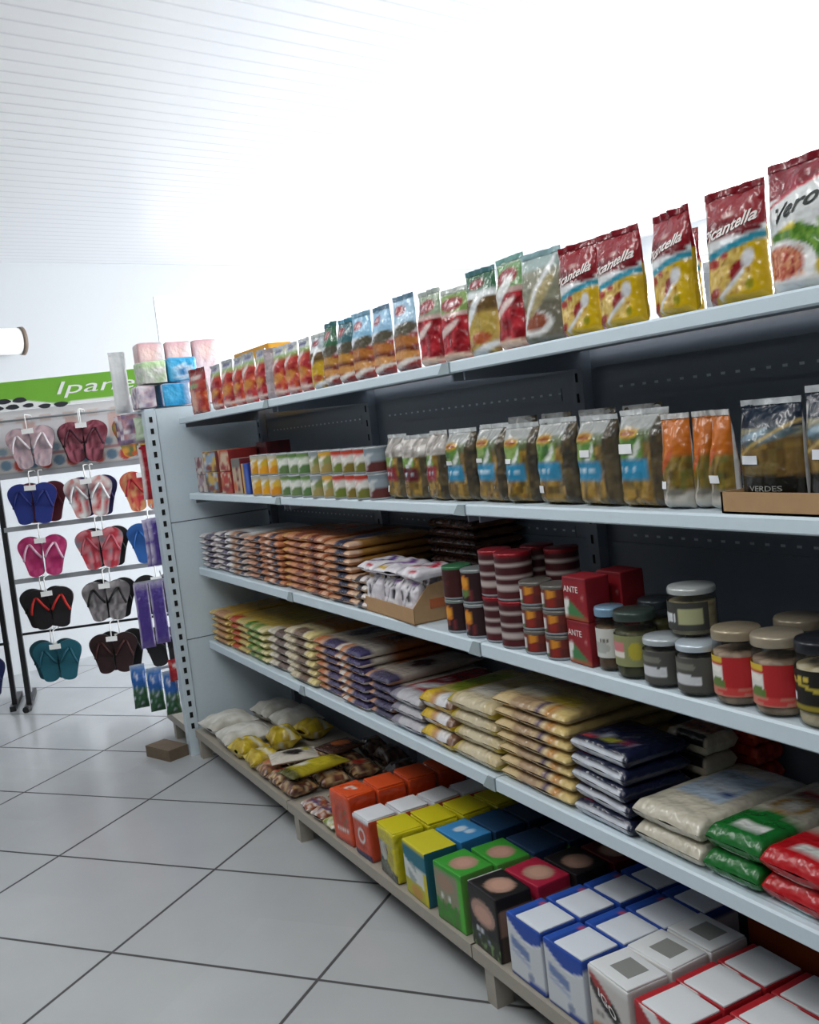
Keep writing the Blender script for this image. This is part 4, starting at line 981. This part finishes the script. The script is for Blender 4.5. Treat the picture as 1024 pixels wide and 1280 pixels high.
# boxes with an oval portrait picture
def ovalF(c, c2): return over(bands((0, mix(c, '#3a4a34', .5)), (.3, c)), ell(.5, .62, .42, .2, '#a8887a'), ell(.5, .60, .3, .12, c2), glyphs('#c3c6cf', .2, .8, .28, .36, 4, 3), glyphs('#8d94b0', .25, .8, .18, .24, 5, 4), flecks('#6f8a5a', 10, .2, 0, 1, 0, .2, 2))
def ovalT(c): return over(c, ell(.56, .5, .3, .36, '#b08c7a'), ell(.56, .52, .2, .24, '#c49a86'), rect(0, .04, 0, 1, '#c9c9c4' if c == '#1d1a1c' else c))
for r_, (c, c2, nm) in enumerate((('#1d1a1c', '#c49a8a', 'black box with oval picture on top, front one beside the blue cartons'), ('#a81f3c', '#b98a7a', 'magenta box with oval picture on top, behind the black box'), ('#1f1a1c', '#8d6a5c', 'dark box with oval picture behind the magenta box'), ('#5d1418', '#6d3a34', 'dark red box at the back behind the oval picture boxes'))):
    brick('picture_box', nm, 'box', 1.917-.012*r_, r_, .128, .096, .152, ovalF(c, c2), ovalT(c), over('#8d6f62', rect(0, 1, .8, 1, c), rect(0, 1, 0, .4, '#4a3f3a'), rect(0, .08, 0, 1, c)), None, 'boxes with oval pictures', .003, .0, 50+r_, R((-2, 3, 0, 0)[r_]))
for r_, (c, nm) in enumerate((('#3c9a34', 'bright green box with oval picture, front one beside the black box'), ('#3a9632', 'bright green box with oval picture, second row'), ('#1f3a5a', 'dark blue box behind the green boxes'), ('#1a2f4d', 'dark blue box at the back behind the green boxes'))):
    brick('picture_box', nm, 'box', 2.075-.008*r_, r_, .126, .096, .148, over(bands((0, '#4f7a3a'), (.35, '#8a8a72'), (.9, c)), ell(.4, .7, .3, .14, '#a08472'), glyphs('#d5dad2', .2, .6, .42, .5, 3, 2), flecks('#3c8a30', 8, .0, 0, 1, 0, .4, 4), rect(.85, 1, 0, .9, '#4fae3a')), over(c, *( [ell(.55, .5, .28, .36, '#b08a78'), ell(.55, .5, .18, .22, '#c09684')] if r_ < 2 else [])), over('#5a9a44' if r_ < 2 else c, rect(.1, .9, .1, .6, '#6d8a55' if r_ < 2 else c)), None, 'boxes with oval pictures', .003, 0, 60+r_, R((2, -2, 0, 0)[r_]))
tealF = over(bands((0, '#b3b03a'), (.32, '#cfd5d2'), (.62, '#1f6d80'), (.95, '#c9be2a')), ell(.38, .48, .2, .18, '#9aa7a8'), ell(.5, .15, .25, .12, '#c0924a'), slant(.47, -.4, .06, '#d5dad8'), rect(.86, 1, 0, .6, '#c9be1e'))
for r_, (F_, T_, S_, nm) in enumerate(((tealF, '#cfc62c', '#1f5a6a', 'teal and yellow box with bright yellow top, front row'), (over('#2f78ad', ell(.5, .5, .3, .2, '#5a9ac9')), over('#3f8cc4', ell(.4, .5, .12, .2, '#c9dbe8'), ell(.65, .6, .1, .15, '#b9d3e6')), '#2a6a9c', 'light blue topped box behind the teal and yellow box'), ('#1d3f62', '#234a70', '#1a3858', 'dark blue box in the third row behind the light blue one'), ('#182f4a', '#1c3854', '#15293f', 'dark blue box at the back behind the teal and yellow box'))):
    brick('food_box', nm, 'box', 2.248-.006*r_, r_, .128, .096, .145, F_, T_, S_, None, G9, .003, .0015, 70+r_, R((-2, 2, 0, 0)[r_]))
yF = over(bands((0, '#3f463c'), (.35, '#8a8f86'), (.72, '#c9bf1c')), ell(.7, .45, .25, .25, '#b0a51e'), glyphs('#2d2f24', .45, .9, .5, .62, 3, 4), ell(.3, .5, .2, .2, '#b3b8ad'), ell(.4, .2, .3, .1, '#5a6052'), rect(.85, 1, .2, .8, '#c5ba1a'))
YL = ['front row', 'second row', 'third row', 'rear row']
for r_ in range(4):
    brick('coffee_brick', 'yellow foil coffee brick, %s, beside the teal and yellow box' % YL[r_], 'coffee', 2.415-.01*r_, r_, .122, .095, .138, yF, over('#d2c81c', glyphs('#4a4a1c', .3, .7, .4, .6, 3, r_), ell(.2, .3, .1, .2, '#ded64a')), '#c0b51a', (.04, .96, '#cfc41a'), 'yellow coffee bricks', .008, .006, 80+r_, R(random.uniform(-4, 4)), mat=FILM)
rwF = over(bands((0, '#2b2f58'), (.16, '#c4482a'), (.9, '#c9cdd2')), rect(.2, .8, .2, .85, '#bd4a2c'), ring(.5, .55, .22, .2, .35, '#d9d2d2'), ell(.5, .3, .25, .06, '#a5351e'))
for r_ in range(4):
    brick('coffee_brick', 'red-orange coffee brick with white top, %s' % YL[r_], 'coffee', 2.575-.008*r_, r_, .108, .095, .122, rwF, over('#d2d6da', rect(0, .12, 0, 1, '#c4523a')), '#b3432a', (.1, .97, '#e0e4e8'), 'red-orange coffee bricks', .008, .004, 90+r_, R(random.uniform(-4, 4)), mat=SOFT)
oF = over(bands((0, '#a82e14'), (.1, '#cf4a1c')), ell(.55, .5, .36, .3, '#b53c18'), glyphs('#d9d2cc', .15, .85, .24, .31, 6, 6), flecks('#5d5a2a', 9, .25, .2, .8, .35, .7, 2))
for r_ in range(4):
    brick('coffee_brick', 'bright orange coffee brick, %s, left of the white topped bricks' % YL[r_], 'coffee', 2.715-.006*r_, r_, .120, .095, .152 if r_ < 2 else .156, oF, over('#d9521f', rect(.35, .65, .3, .6, '#e2d8d0'), rect(.42, .58, .38, .5, '#d9521f')), '#bf3f18', (.05, .95, '#d65020'), 'bright orange coffee bricks', .008, .006, 100+r_, R(random.uniform(-5, 5)), mat=FILM)

# loose bags at the far end of the bottom deck
G10 = 'loose snack bags at the far end of the bottom deck'
def lump(name, label, w, h, d, col, x, y, z, rz, seed, mat=None, rx=0., ry=0., group=G10, nu=18, nv=18, wr=.012, back=None):
    mb = MB(); pillow(mb, w, h, d, col, back, nu, nv, pu=2.8, qu=.6, v0=.22, v1=.22, seal=.05, seed=seed, wr=wr, lie=True, pinch=.06)
    o = mb.build(name, mat or FILM, None, (x, y, z), rz); o.rotation_euler = (rx, ry, rz)
    return tag(o, label, 'bag', group)
WH = patchy(['#cfcdc2', '#dad9d0', '#c3c0b4', '#e0dfd8'], 9, 2)
lump('white_bag', 'crumpled white film bag at the far corner of the bottom deck', .19, .21, .075, WH, -.105, 4.14, ZB, R(4), 901, SOFT)
lump('white_bag', 'crumpled white film bag in front of the yellow bags, bottom deck', .19, .21, .075, WH, -.11, 3.92, ZB, R(-5), 902, SOFT)
lump('white_bag', 'white film bag lying on the deck against the end panel', .19, .19, .08, WH, .13, 4.14, ZB, R(3), 903, SOFT)
lump('white_bag', 'white film bag at the back beside the yellow bags', .19, .19, .09, WH, .13, 3.92, ZB, R(-3), 904, SOFT)
YB = over(patchy(['#c9b02c', '#b59c24', '#d6c04a', '#a58c2a'], 7, 3), slant(.5, .4, .06, '#ddd9c0'))
for i, (x, y, rz, d) in enumerate(((-.11, 3.735, 8, .07), (.03, 3.73, -10, .085), (.17, 3.74, 8, .08), (-.11, 3.585, -6, .065))):
    lump('snack_bag', ('yellow snack bag lying at the deck edge beside the white bags', 'yellow snack bag behind the yellow one at the deck edge', 'yellow snack bag farthest back of the yellow four', 'yellow snack bag nearest the brown snack packs')[i], .13, .125, d, YB, x, y, ZB, R(rz), 910+i)
BP = [over(patchy(['#8d5a44', '#6b3f34', '#b08a5a', '#4a3a34', '#c9b38a'], 11, s), ell(.4, .4, .3, .2, c)) for s, c in ((1, '#c97a5a'), (2, '#2a2522'), (3, '#d9cfc0'), (4, '#b5402f'), (5, '#a8a02a'))]
k = 0
for i, y in enumerate((3.45, 3.325, 3.20)):
    for j, x in enumerate((-.11, .012, .134)):
        lump('snack_bag', 'brown and orange snack pack, %s column, %s' % (('left', 'middle', 'right')[i], ('at the deck edge', 'in the middle of the deck', 'at the back of the deck')[j]), .112, .11, .052, BP[k % 5], x, y, ZB, R(random.uniform(-5, 5)), 930+k, wr=.006); k += 1
lump('snack_bag', 'flat yellow and dark green pack lying over the brown snack packs', .12, .23, .03, over('#a89a24', rect(0, 1, 0, .14, '#55521c'), ell(.5, .6, .4, .2, '#c9b92e'), ell(.3, .35, .2, .1, '#e0dccb')), -.10, 3.20, ZB+.060, R(8), 950, wr=.004)
lump('snack_bag', 'white and black snack pack lying on the brown packs', .13, .17, .03, over('#cfc8bb', ell(.5, .5, .3, .2, '#2c2826', .4), ell(.3, .8, .2, .1, '#b0a52a')), -.08, 3.40, ZB+.060, R(-14), 951, wr=.004)
lump('snack_bag', 'dark brown and orange pack lying on the rear brown packs', .13, .15, .03, over('#4a2f26', ell(.5, .5, .3, .2, '#b5683a', .4)), .10, 3.33, ZB+.060, R(10), 952, wr=.004)
for i, (x, y) in enumerate(((.215, 3.02), (.235, 2.88), (.262, 3.20), (.262, 3.34))):
    lump('snack_bag', ('dark brown snack pack at the back, nearest but one to the orange bricks', 'dark brown snack pack at the back, nearest the orange bricks', 'dark brown snack pack at the back, second farthest', 'dark brown snack pack at the back, farthest')[i], .12, .11 if i < 2 else .09, .075, over(patchy(['#3a2a24', '#5a4036', '#2c211e', '#6d5a4c', '#4a2f28'], 9, 60+i)), x, y, ZB, R((6, -5, 3, -4)[i]), 970+i, wr=.006)
SM = [over(patchy(a, 9, s)) for s, a in ((1, ['#b5805a', '#8d4a34', '#d9cfc3', '#5a4a6a']), (2, ['#8d9a4a', '#c9b85a', '#d9d9c9', '#5f7a34']), (3, ['#2f74b5', '#5a9ad0', '#c9d3da', '#2a5f94']), (4, ['#b9b39c', '#7d6a4a', '#d0c9b8', '#a5523a']))]
for i, (x, y, c) in enumerate(((-.108, 3.03, 0), (-.108, 2.93, 0), (-.108, 2.835, 1), (-.01, 3.03, 3), (-.01, 2.93, 2), (-.01, 2.835, 1), (.088, 2.98, 3), (.088, 2.87, 0))):
    lump('snack_sachet', ('striped brown sachet at the deck edge, far one', 'striped brown sachet at the deck edge, near one', 'green and cream sachet at the deck edge beside the orange bricks', 'beige sachet in the second row, far one', 'blue sachet in the second row', 'green and cream sachet in the second row beside the orange bricks', 'beige sachet in the third row', 'striped brown sachet in the third row')[i], .08, .085, .035, SM[c], x, y, ZB, R(random.uniform(-12, 12)), 960+i, group='small sachets on the bottom deck', nu=14, nv=14, wr=.006)
# ------------------------------------------------------------------ goods on the end display
G11 = 'packs hanging on the end display'
yH = yE+.06
def hang(name, label, x, y, ztop, w, h, d, pr_, rz=0., seed=0, mat=None, group=G11):
    mb = MB(); pillow(mb, w, h, d, pr_, None, 12, 16, seed=seed, wr=.004, seal=.08, v0=.12)
    o = mb.build(name, mat or FILM, None, (x, y, ztop-h), R(-90)+rz)
    return tag(o, label, 'pack', group)
purple = over('#4f3a8c', rect(0, .07, 0, 1, '#c9c3da'), rect(.93, 1, 0, 1, '#c9c3da'), rect(0, 1, .92, 1, '#c3bcd6'), rect(0, 1, 0, .06, '#7a68a8'), flecks('#6a56a5', 8, .3, 0, 1, 0, 1, 2))
for i in range(3):
    hang('hanging_pack', ('rightmost', 'middle', 'leftmost')[i]+' of three purple packs hanging low on the end display', -.085-.062*i, yH+.10+.03*i, .775-.004*i, .064, .275+.01*i, .03, purple, R(-8), 1000+i)
for i in range(2):
    hang('hanging_pack', ('nearer', 'farther')[i]+' narrow purple pack hanging midway up the end display', -.10, yH+.03+.085*i, 1.06-.01*i, .15, .21, .025, purple, 0, 1010+i)
redp = over('#a31a28', rect(0, .1, 0, 1, '#d9cfd0'), ell(.5, .6, .3, .2, '#8d1622'))
hang('hanging_pack', 'slim red and white pack hanging high on the end display', -.10, yH+.05, 1.38, .13, .24, .02, redp, 0, 1020)
hang('hanging_pack', 'pale green pack hanging at the top of the end display', -.10, yH+.05, 1.50, .13, .10, .025, over('#b9c9b0', ell(.5, .5, .3, .3, '#9ab58c')), 0, 1021)
for i in range(3):
    hang('hanging_pack', ('nearest', 'middle', 'farthest')[i]+' small white and purple pack hanging at the top of the end display', -.135, yH+.10+.07*i, 1.52, .14, .13, .02, over(patchy(['#d0cbd3', '#8d7a9a', '#e0dce0', '#5a4a6a', '#b98a94'], 6, i)), 0, 1022+i)
bg_ = over(bands((0, '#2f5a3a'), (.4, '#3a6a44'), (.5, '#2b62ad'), (.85, '#3f7cc4')), flecks('#c9d6e6', 8, .3, 0, 1, .1, 1, 5), rect(0, 1, .95, 1, '#b9c9da'))
for i in range(3):
    hang('refill_pouch', ('rightmost', 'middle', 'leftmost')[i]+' blue and green pouch hanging lowest on the end display', -.145-.062*i, yH+.12+.035*i, .36+.022*i, .066, .20, .04, bg_, R(-6), 1030+i)
rd = over(patchy(['#a8242a', '#8d1c24', '#c0453a', '#b5332f'], 5, 4), ell(.5, .7, .3, .12, '#d9c9c4'))
for i in range(3):
    hang('refill_pouch', ('lowest', 'middle', 'highest')[i]+' red pouch beside the blue pouches on the end display', (-.075, -.125, -.08)[i], yH+.03+.03*i, (.30, .42, .46)[i], .075, .20 if i != 1 else .10, .026, rd, R((0, 8, -5)[i]), 1040+i)
# packs piled on top of the end display
ZT = 1.531
G12 = 'packs piled on top of the end display'
def topbox(name, label, x, y, z, w, d, h, front, near, mat=None, seed=0):
    mb = MB(); rbox(mb, w, d, h, .012, front, near, near, n=8, bulge=.006, seed=seed)
    return tag(mb.build(name, mat or SOFT, None, (x, y, z)), label, 'pack', G12)
# the near faces (towards the camera) are the ones with y low
BL = over('#2f9bd0', ell(.3, .5, .3, .3, '#4ab0e0'), rect(.78, .9, 0, 1, '#1d4f9a'), rect(.9, 1, 0, 1, '#cfd9e6'))
topbox('wrapped_pack', 'bright blue wrapped pack, lower one on top of the end display', -.045, yE+.09, ZT, .15, .13, .10, BL, BL, FILM, 1)
BL2 = over('#38a4d6', ell(.5, .4, .3, .3, '#e3eef4'), ell(.5, .4, .2, .18, '#2a7ab5'), ell(.15, .5, .12, .4, '#5cb8e2'))
topbox('wrapped_pack', 'bright blue wrapped pack with white emblem, upper one on the end display', -.005, yE+.09, ZT+.103, .15, .13, .105, BL2, BL2, FILM, 2)
GW = over(patchy(['#d3d6d0', '#c3c9be', '#e0dedd', '#b5c9a8'], 5, 4), rect(0, 1, .7, 1, '#b9d6a5'))
topbox('wrapped_pack', 'white and pale green wrapped pack on top of the end display, left of the blue', -.118, yE+.09, ZT+.103, .15, .11, .10, GW, GW, FILM, 3)
PW = over(patchy(['#d9d6dc', '#b5a8bd', '#e3e0e4', '#8d7f9a', '#c9a5ad'], 6, 4))
topbox('wrapped_pack', 'white and purple wrapped pack under the pale green pack', -.15, yE+.09, ZT, .12, .082, .10, PW, PW, FILM, 4)
WV = over('#e6ebec', rect(.0, .2, 0, 1, '#f2f4f5'), rect(.7, .85, .3, 1, '#d3dfe0'))
hang('tall_pouch', 'tall pale grey pouch standing at the left end on top of the end display', -.155, yE+.32, ZT+.275, .075, .275, .05, WV, 0, 1050, SOFT, G12)
for i in range(3):
    x = -.085+.125*i
    topbox('folded_pack', ('left', 'middle', 'right')[i]+' pale pink pack showing above the blue wrapped packs', x, yE+.23, ZT, .10, .12, .295, over('#d9b3b5', rect(.05, .95, .86, .98, '#e8d4d2')), over(bands((0, '#cfb9bb'), (.72, '#dcb5b5'), (.94, '#c9a0a5')), rect(.12, .8, .76, .9, '#e6d8d4'), rect(.85, 1, .6, 1, '#b9c9c9'), ell(.45, .8, .25, .05, '#d09a8a')), SOFT, 10+i)

# ------------------------------------------------------------------ flip-flop racks
RANG = R(-20)
RO = Vector((-.581, 5.88, 0))
RAILZ = [1.295, 1.005, .712, .415]
rack = thing('sandal_rack', 'tall black and steel sandal rack with green header sign before the end wall', 'rack', RO, RANG)
def rpart(mb, nm, mat, p=rack): return mb.build(nm, mat, p)
for s in (0, 1.15):
    mb = MB(); mb.bar((s-.03, .0, .02), (s-.045, .10, 1.80), .028, .02, mat=0); rpart(mb, 'post', BLACK)
    mb = MB(); mb.bar((s-.10, .30, .03), (s-.052, .11, 1.30), .03, .02, mat=0); rpart(mb, 'post', STEEL)
    mb = MB(); mb.bar((s-.03, -.05, .014), (s-.10, .40, .014), .035, .028); rpart(mb, 'foot', BLACK)
    mb = MB(); mb.tube([(s-.024, -.05, .016), (s-.034, -.085, .016)], .019, 8); rpart(mb, 'foot_cap', BLACK)
for i, z in enumerate(RAILZ):
    mb = MB(); mb.bar((-.035, .045, z), (1.12, .045, z), .014, .026 if i < 3 else .012); rpart(mb, 'rail', STEEL if i < 3 else BLACK)
mb = MB(); mb.tube([(-.04, .06, 1.60), (1.12, .06, 1.60)], .006, 6); rpart(mb, 'rail', STEEL)
# header sign and printed back board
def signF(u, v):
    wv = .22+.20*math.sin(u*7.5+.9)-.12*u if u < .42 else .10
    if v > wv: return H('#76b53a')
    if v > wv-.05: return H('#eef0ee')
    return H('#eef0ee')
SW, SH = 1.22, .155
mb = MB(); P = lambda u, v: (-.10+SW*u, .03, 1.655+SH*v)
mb.grid(P, lin(122), lin(30), over(signF), smooth=False)
mb.box(-.10, -.10+SW, .031, .04, 1.655, 1.655+SH, '#e4e6e4')
sg = rpart(mb, 'header_sign', CARTON)
cells = MB()
rnd = random.Random(5)
for i in range(7):
    for j in range(2):
        cx = -.06+.085*i+(.042 if j else 0); cz = 1.672+.034*j-.013*(i > 3)
        if (j and i > 2) or i > 5: continue
        rr = rnd.uniform(.85, 1.1)
        pts = [(cx+.034*rr*math.cos(a)*(1+.15*math.cos(3*a+i)), .0285, cz+.0135*rr*math.sin(a)) for a in [2*PI*q/14 for q in range(14)]]
        cells.poly(pts, '#2e3238')
cells.build('cell_pattern', CARTON, sg)
lettering(sg, 'Ipanema', lambda u, v: (-.10+SW*u, .0, 1.655+SH*v), .64, .50, .54, .58, '#f4f6f2', tilt=-.10, shear=.25, off=0.).location = (0, .0275, 0)
def backF(u, v):
    if v > .80: return H('#e2cfc8') if (u*9) % 1 < .5 and v < .9 else H('#eceaea')
    if v > .45: return H('#e6e4e6') if (u*5) % 1 < .7 else H('#d8b9b2')
    a, b = (u*8) % 1, v
    if b < .04: return H('#9a9da0')
    if math.hypot((a-.3)/.22, (b-.16)/.08) < 1: return H('#6f8ba0')
    if math.hypot((a-.8)/.24, (b-.14)/.09) < 1: return H('#b8483c')
    if .27 < b < .30: return H('#a8383c')
    if math.hypot((a-.75)/.16, (b-.37)/.06) < 1: return H('#b5463e')
    if math.hypot((a-.25)/.16, (b-.37)/.06) < 1: return H('#8a9fae')
    return H('#cfcbc8')
mb = MB(); mb.grid(lambda u, v: (-.03+1.15*u, .10, 1.30+.355*v), lin(110), lin(44), backF, smooth=False); mb.box(-.03, 1.12, .101, .108, 1.30, 1.655, '#e0e0e0')
rpart(mb, 'printed_board', CARTON)

def sole_mesh(c_in, c_edge, pat, seed, L=.225):
    def hw(t):   # half width from heel (t=0, bottom) to toe (t=1, top)
        return 1.32*(.031+.013*math.sin(min(1, t*1.05)*PI*.5)**1.5+.006*math.exp(-((t-.72)/.18)**2))
    mb = MB(); th = .016
    def pos(u, t, y):
        e = min(1, t/.10); e = (1-(1-e)**2)**.5
        g = min(1, (1-t)/.20); g = (1-(1-g)**2)**.5
        k = hw(t)*min(e, g)
        return ((2*u-1)*k, y, L*t)
    us, ts = lin(8), [.5-.5*math.cos(PI*i/20) for i in range(21)]
    mb.grid(lambda u, t: pos(u, t, 0), us, ts, pat or c_in)
    mb.grid(lambda u, t: pos(u, t, th), us, ts, c_edge, flip=True)
    for s in (0, 1): mb.grid(lambda y, t: pos(s, t, y*th), [0, .5, 1], ts, c_edge, flip=bool(s == 0))
    return mb.mesh('sole', [FOAM])
def strap_mesh(col, L=.225):
    mb = MB()
    for s in (-1, 1):
        pts = []
        for i in range(9):
            t = i/8
            pts.append((s*(.004+.043*t**.8), -.004-.020*math.sin(PI*min(1, t*1.02))*.9-.002, L*(.80-.36*t)))
        mb.tube(pts, [.007]+[.0068]*7+[.007], 6, col)
    mb.tube([(0, -.006, L*.80), (0, .004, L*.80)], .006, 6, col)
    return mb.mesh('strap', [FOAM])
GS = 'pairs of flip-flops hanging on the racks'
def flipflops(label, s, ztop, c_in, c_edge, c_strap, pat=None, off=0., tilt=0., seed=0, origin=None, spread=1.0):
    M_ = Matrix.Rotation(RANG, 4, 'Z')
    o0 = RO if origin is None else origin
    t = thing('flip_flops', label, 'sandals', o0+M_ @ Vector((s, -.02-off, ztop)), RANG, GS)
    t.rotation_euler = (0, R(tilt), RANG)
    sm, st = sole_mesh(c_in, c_edge, pat, seed), strap_mesh(c_strap)
    for k in (-1, 1):
        so = bpy.data.objects.new('sole', sm); C.objects.link(so); so.parent = t
        so.location = (k*.043*spread, -.004*k, -.258); so.rotation_euler = (0, R(8*k*spread), 0)
        sp = bpy.data.objects.new('strap', st); C.objects.link(sp); sp.parent = t
        sp.location = so.location; sp.rotation_euler = so.rotation_euler
    mb = MB(); mb.box(-.03, .03, -.035, -.031, -.072, -.045); he = .125 if off > 0 else .068
    mb.tube([(0, -.033, -.045), (0, -.033, .022), (0, -.024, .031), (0, he-.01, .031), (0, he, .025), (0, he, .0)], .003, 6)
    mb.build('hanger', WHITE_PL, t)
    return t
def mot(*c): return patchy(list(c), 7, random.randint(0, 99))
FF = [
 # row 1
 ('pale pink flip-flops with white straps, top row left', .19, 1.60, '#c3a5ab', '#5f5a60', '#d9cfd2', mot('#cbaeb3', '#bd9fa6', '#8d8288', '#d2bcc0')),
 ('dark maroon and pink flip-flops with black edges, top row', .475, 1.60, '#7a3040', '#2f2226', '#4a2530', mot('#8d4a58', '#6b2434', '#a5606c', '#4a1c28')),
 ('orange and yellow flip-flops partly behind the maroon pair, top row', .758, 1.60, '#c58a3a', '#4a4238', '#3c4a44', mot('#c9923c', '#b3562f', '#5d6a44')),
 # row 2
 ('plain navy blue flip-flops, second row left', .165, 1.295, '#25337a', '#5d2a44', '#1f2b6a', None),
 ('white and red patterned flip-flops, second row middle', .455, 1.295, '#c9c0bc', '#3a2c34', '#d9d9d9', mot('#d3cfcb', '#b5323c', '#c98a84', '#7d7f86', '#dcdcda')),
 ('bright red flip-flops with orange glow, second row right', .758, 1.295, '#b3323c', '#8d2630', '#a52a34', mot('#b52f3c', '#c9604a', '#d09a6a')),
 # row 3
 ('magenta flip-flops with pale straps, third row left', .175, 1.005, '#a8285f', '#4a1f3a', '#d2a8bc', mot('#b02f66', '#9c2458', '#c2487a')),
 ('red and pink flip-flops with black straps, third row middle', .475, 1.005, '#b83a48', '#2c2a2e', '#a5525c', mot('#bd3c48', '#c97f84', '#a82c3a', '#8d8a90')),
 ('plain blue flip-flops, third row right', .758, 1.005, '#2a5a9c', '#1f3f70', '#2a5a9c', None),
 # row 4
 ('black flip-flops with red straps, fourth row left', .165, .712, '#1c181a', '#2a1a1c', '#b52a24', None),
 ('grey flip-flops with black straps, fourth row middle', .475, .712, '#7d797a', '#1d1c1e', '#1a191b', mot('#857f80', '#6f6b6c', '#9a9594', '#5a5658')),
 ('plain black flip-flops, fourth row right', .758, .712, '#1a1a1c', '#141416', '#18181a', None),
 # row 5
 ('teal flip-flops, bottom row left', .17, .415, '#1f5a68', '#1a4450', '#1d5260', None),
 ('dark brown flip-flops with dull red tint, bottom row middle', .475, .415, '#2a1718', '#171214', '#3a1a1a', None),
 ('plain black flip-flops, bottom row right', .758, .415, '#151416', '#101012', '#131315', None),
]
for i, (lb, s, z, a, b_, c, p_) in enumerate(FF):
    flipflops(lb, s, z-.012, a, b_, c, p_, .035, (-4 if i == 0 else 0)+random.uniform(-2, 2), i)
BK = [('dark red flip-flops hanging behind the navy pair', .20, 1.295, '#5d2430', '#3c1a24'), ('purple-blue flip-flops behind the white and red pair', .475, 1.295, '#2d2a5a', '#2a2440'), ('black flip-flops behind the red and pink pair', .50, 1.005, '#2a2528', '#1c1a1c'),
      ('dark flip-flops hanging behind the black and red pair', .125, .712, '#1f1c1e', '#161416'), ('black flip-flops hanging behind the grey pair', .50, .712, '#1c1b1d', '#141315'), ('dark teal flip-flops hanging behind the teal pair', .14, .415, '#1a4650', '#15363f'), ('black flip-flops behind the dark brown pair', .51, .415, '#171416', '#111012'), ('dark grey flip-flops behind the maroon pair', .455, 1.60, '#3a3438', '#29262a')]
for i, (lb, s, z, a, b_) in enumerate(BK):
    flipflops(lb, s, z-.012, a, b_, a, None, -.035, random.uniform(-3, 3), 40+i)
# neighbouring rack, cut by the left edge of the frame
RO2 = RO+Matrix.Rotation(RANG, 4, 'Z') @ Vector((-1.13, .03, 0))
rack2 = thing('sandal_rack', 'second sandal rack cut off by the left edge of the photo', 'rack', RO2, RANG)
for s in (0.0, 1.01):
    mb = MB(); mb.bar((s, .02, .02), (s-.015, .10, 1.45), .026, .02); rpart(mb, 'post', BLACK, rack2)
    mb = MB(); mb.bar((s, -.04, .014), (s-.05, .34, .014), .032, .028); rpart(mb, 'foot', BLACK, rack2)
for z in (1.25, .96, .67, .37):
    mb = MB(); mb.bar((-.01, .045, z), (1.02, .045, z), .014, .014); rpart(mb, 'rail', BLACK, rack2)
for i, (lb, z, a, b_) in enumerate((('blue flip-flops at the left photo edge, upper of three', .96, '#2a4a72', '#1c2f4a'), ('black flip-flops at the left photo edge, middle of three', .67, '#17171a', '#101013'), ('navy flip-flops at the left photo edge, lowest of three', .37, '#1c2350', '#12163a'))):
    flipflops(lb, .875, z-.012, a, b_, a, None, .03, 0, 60+i, RO2)
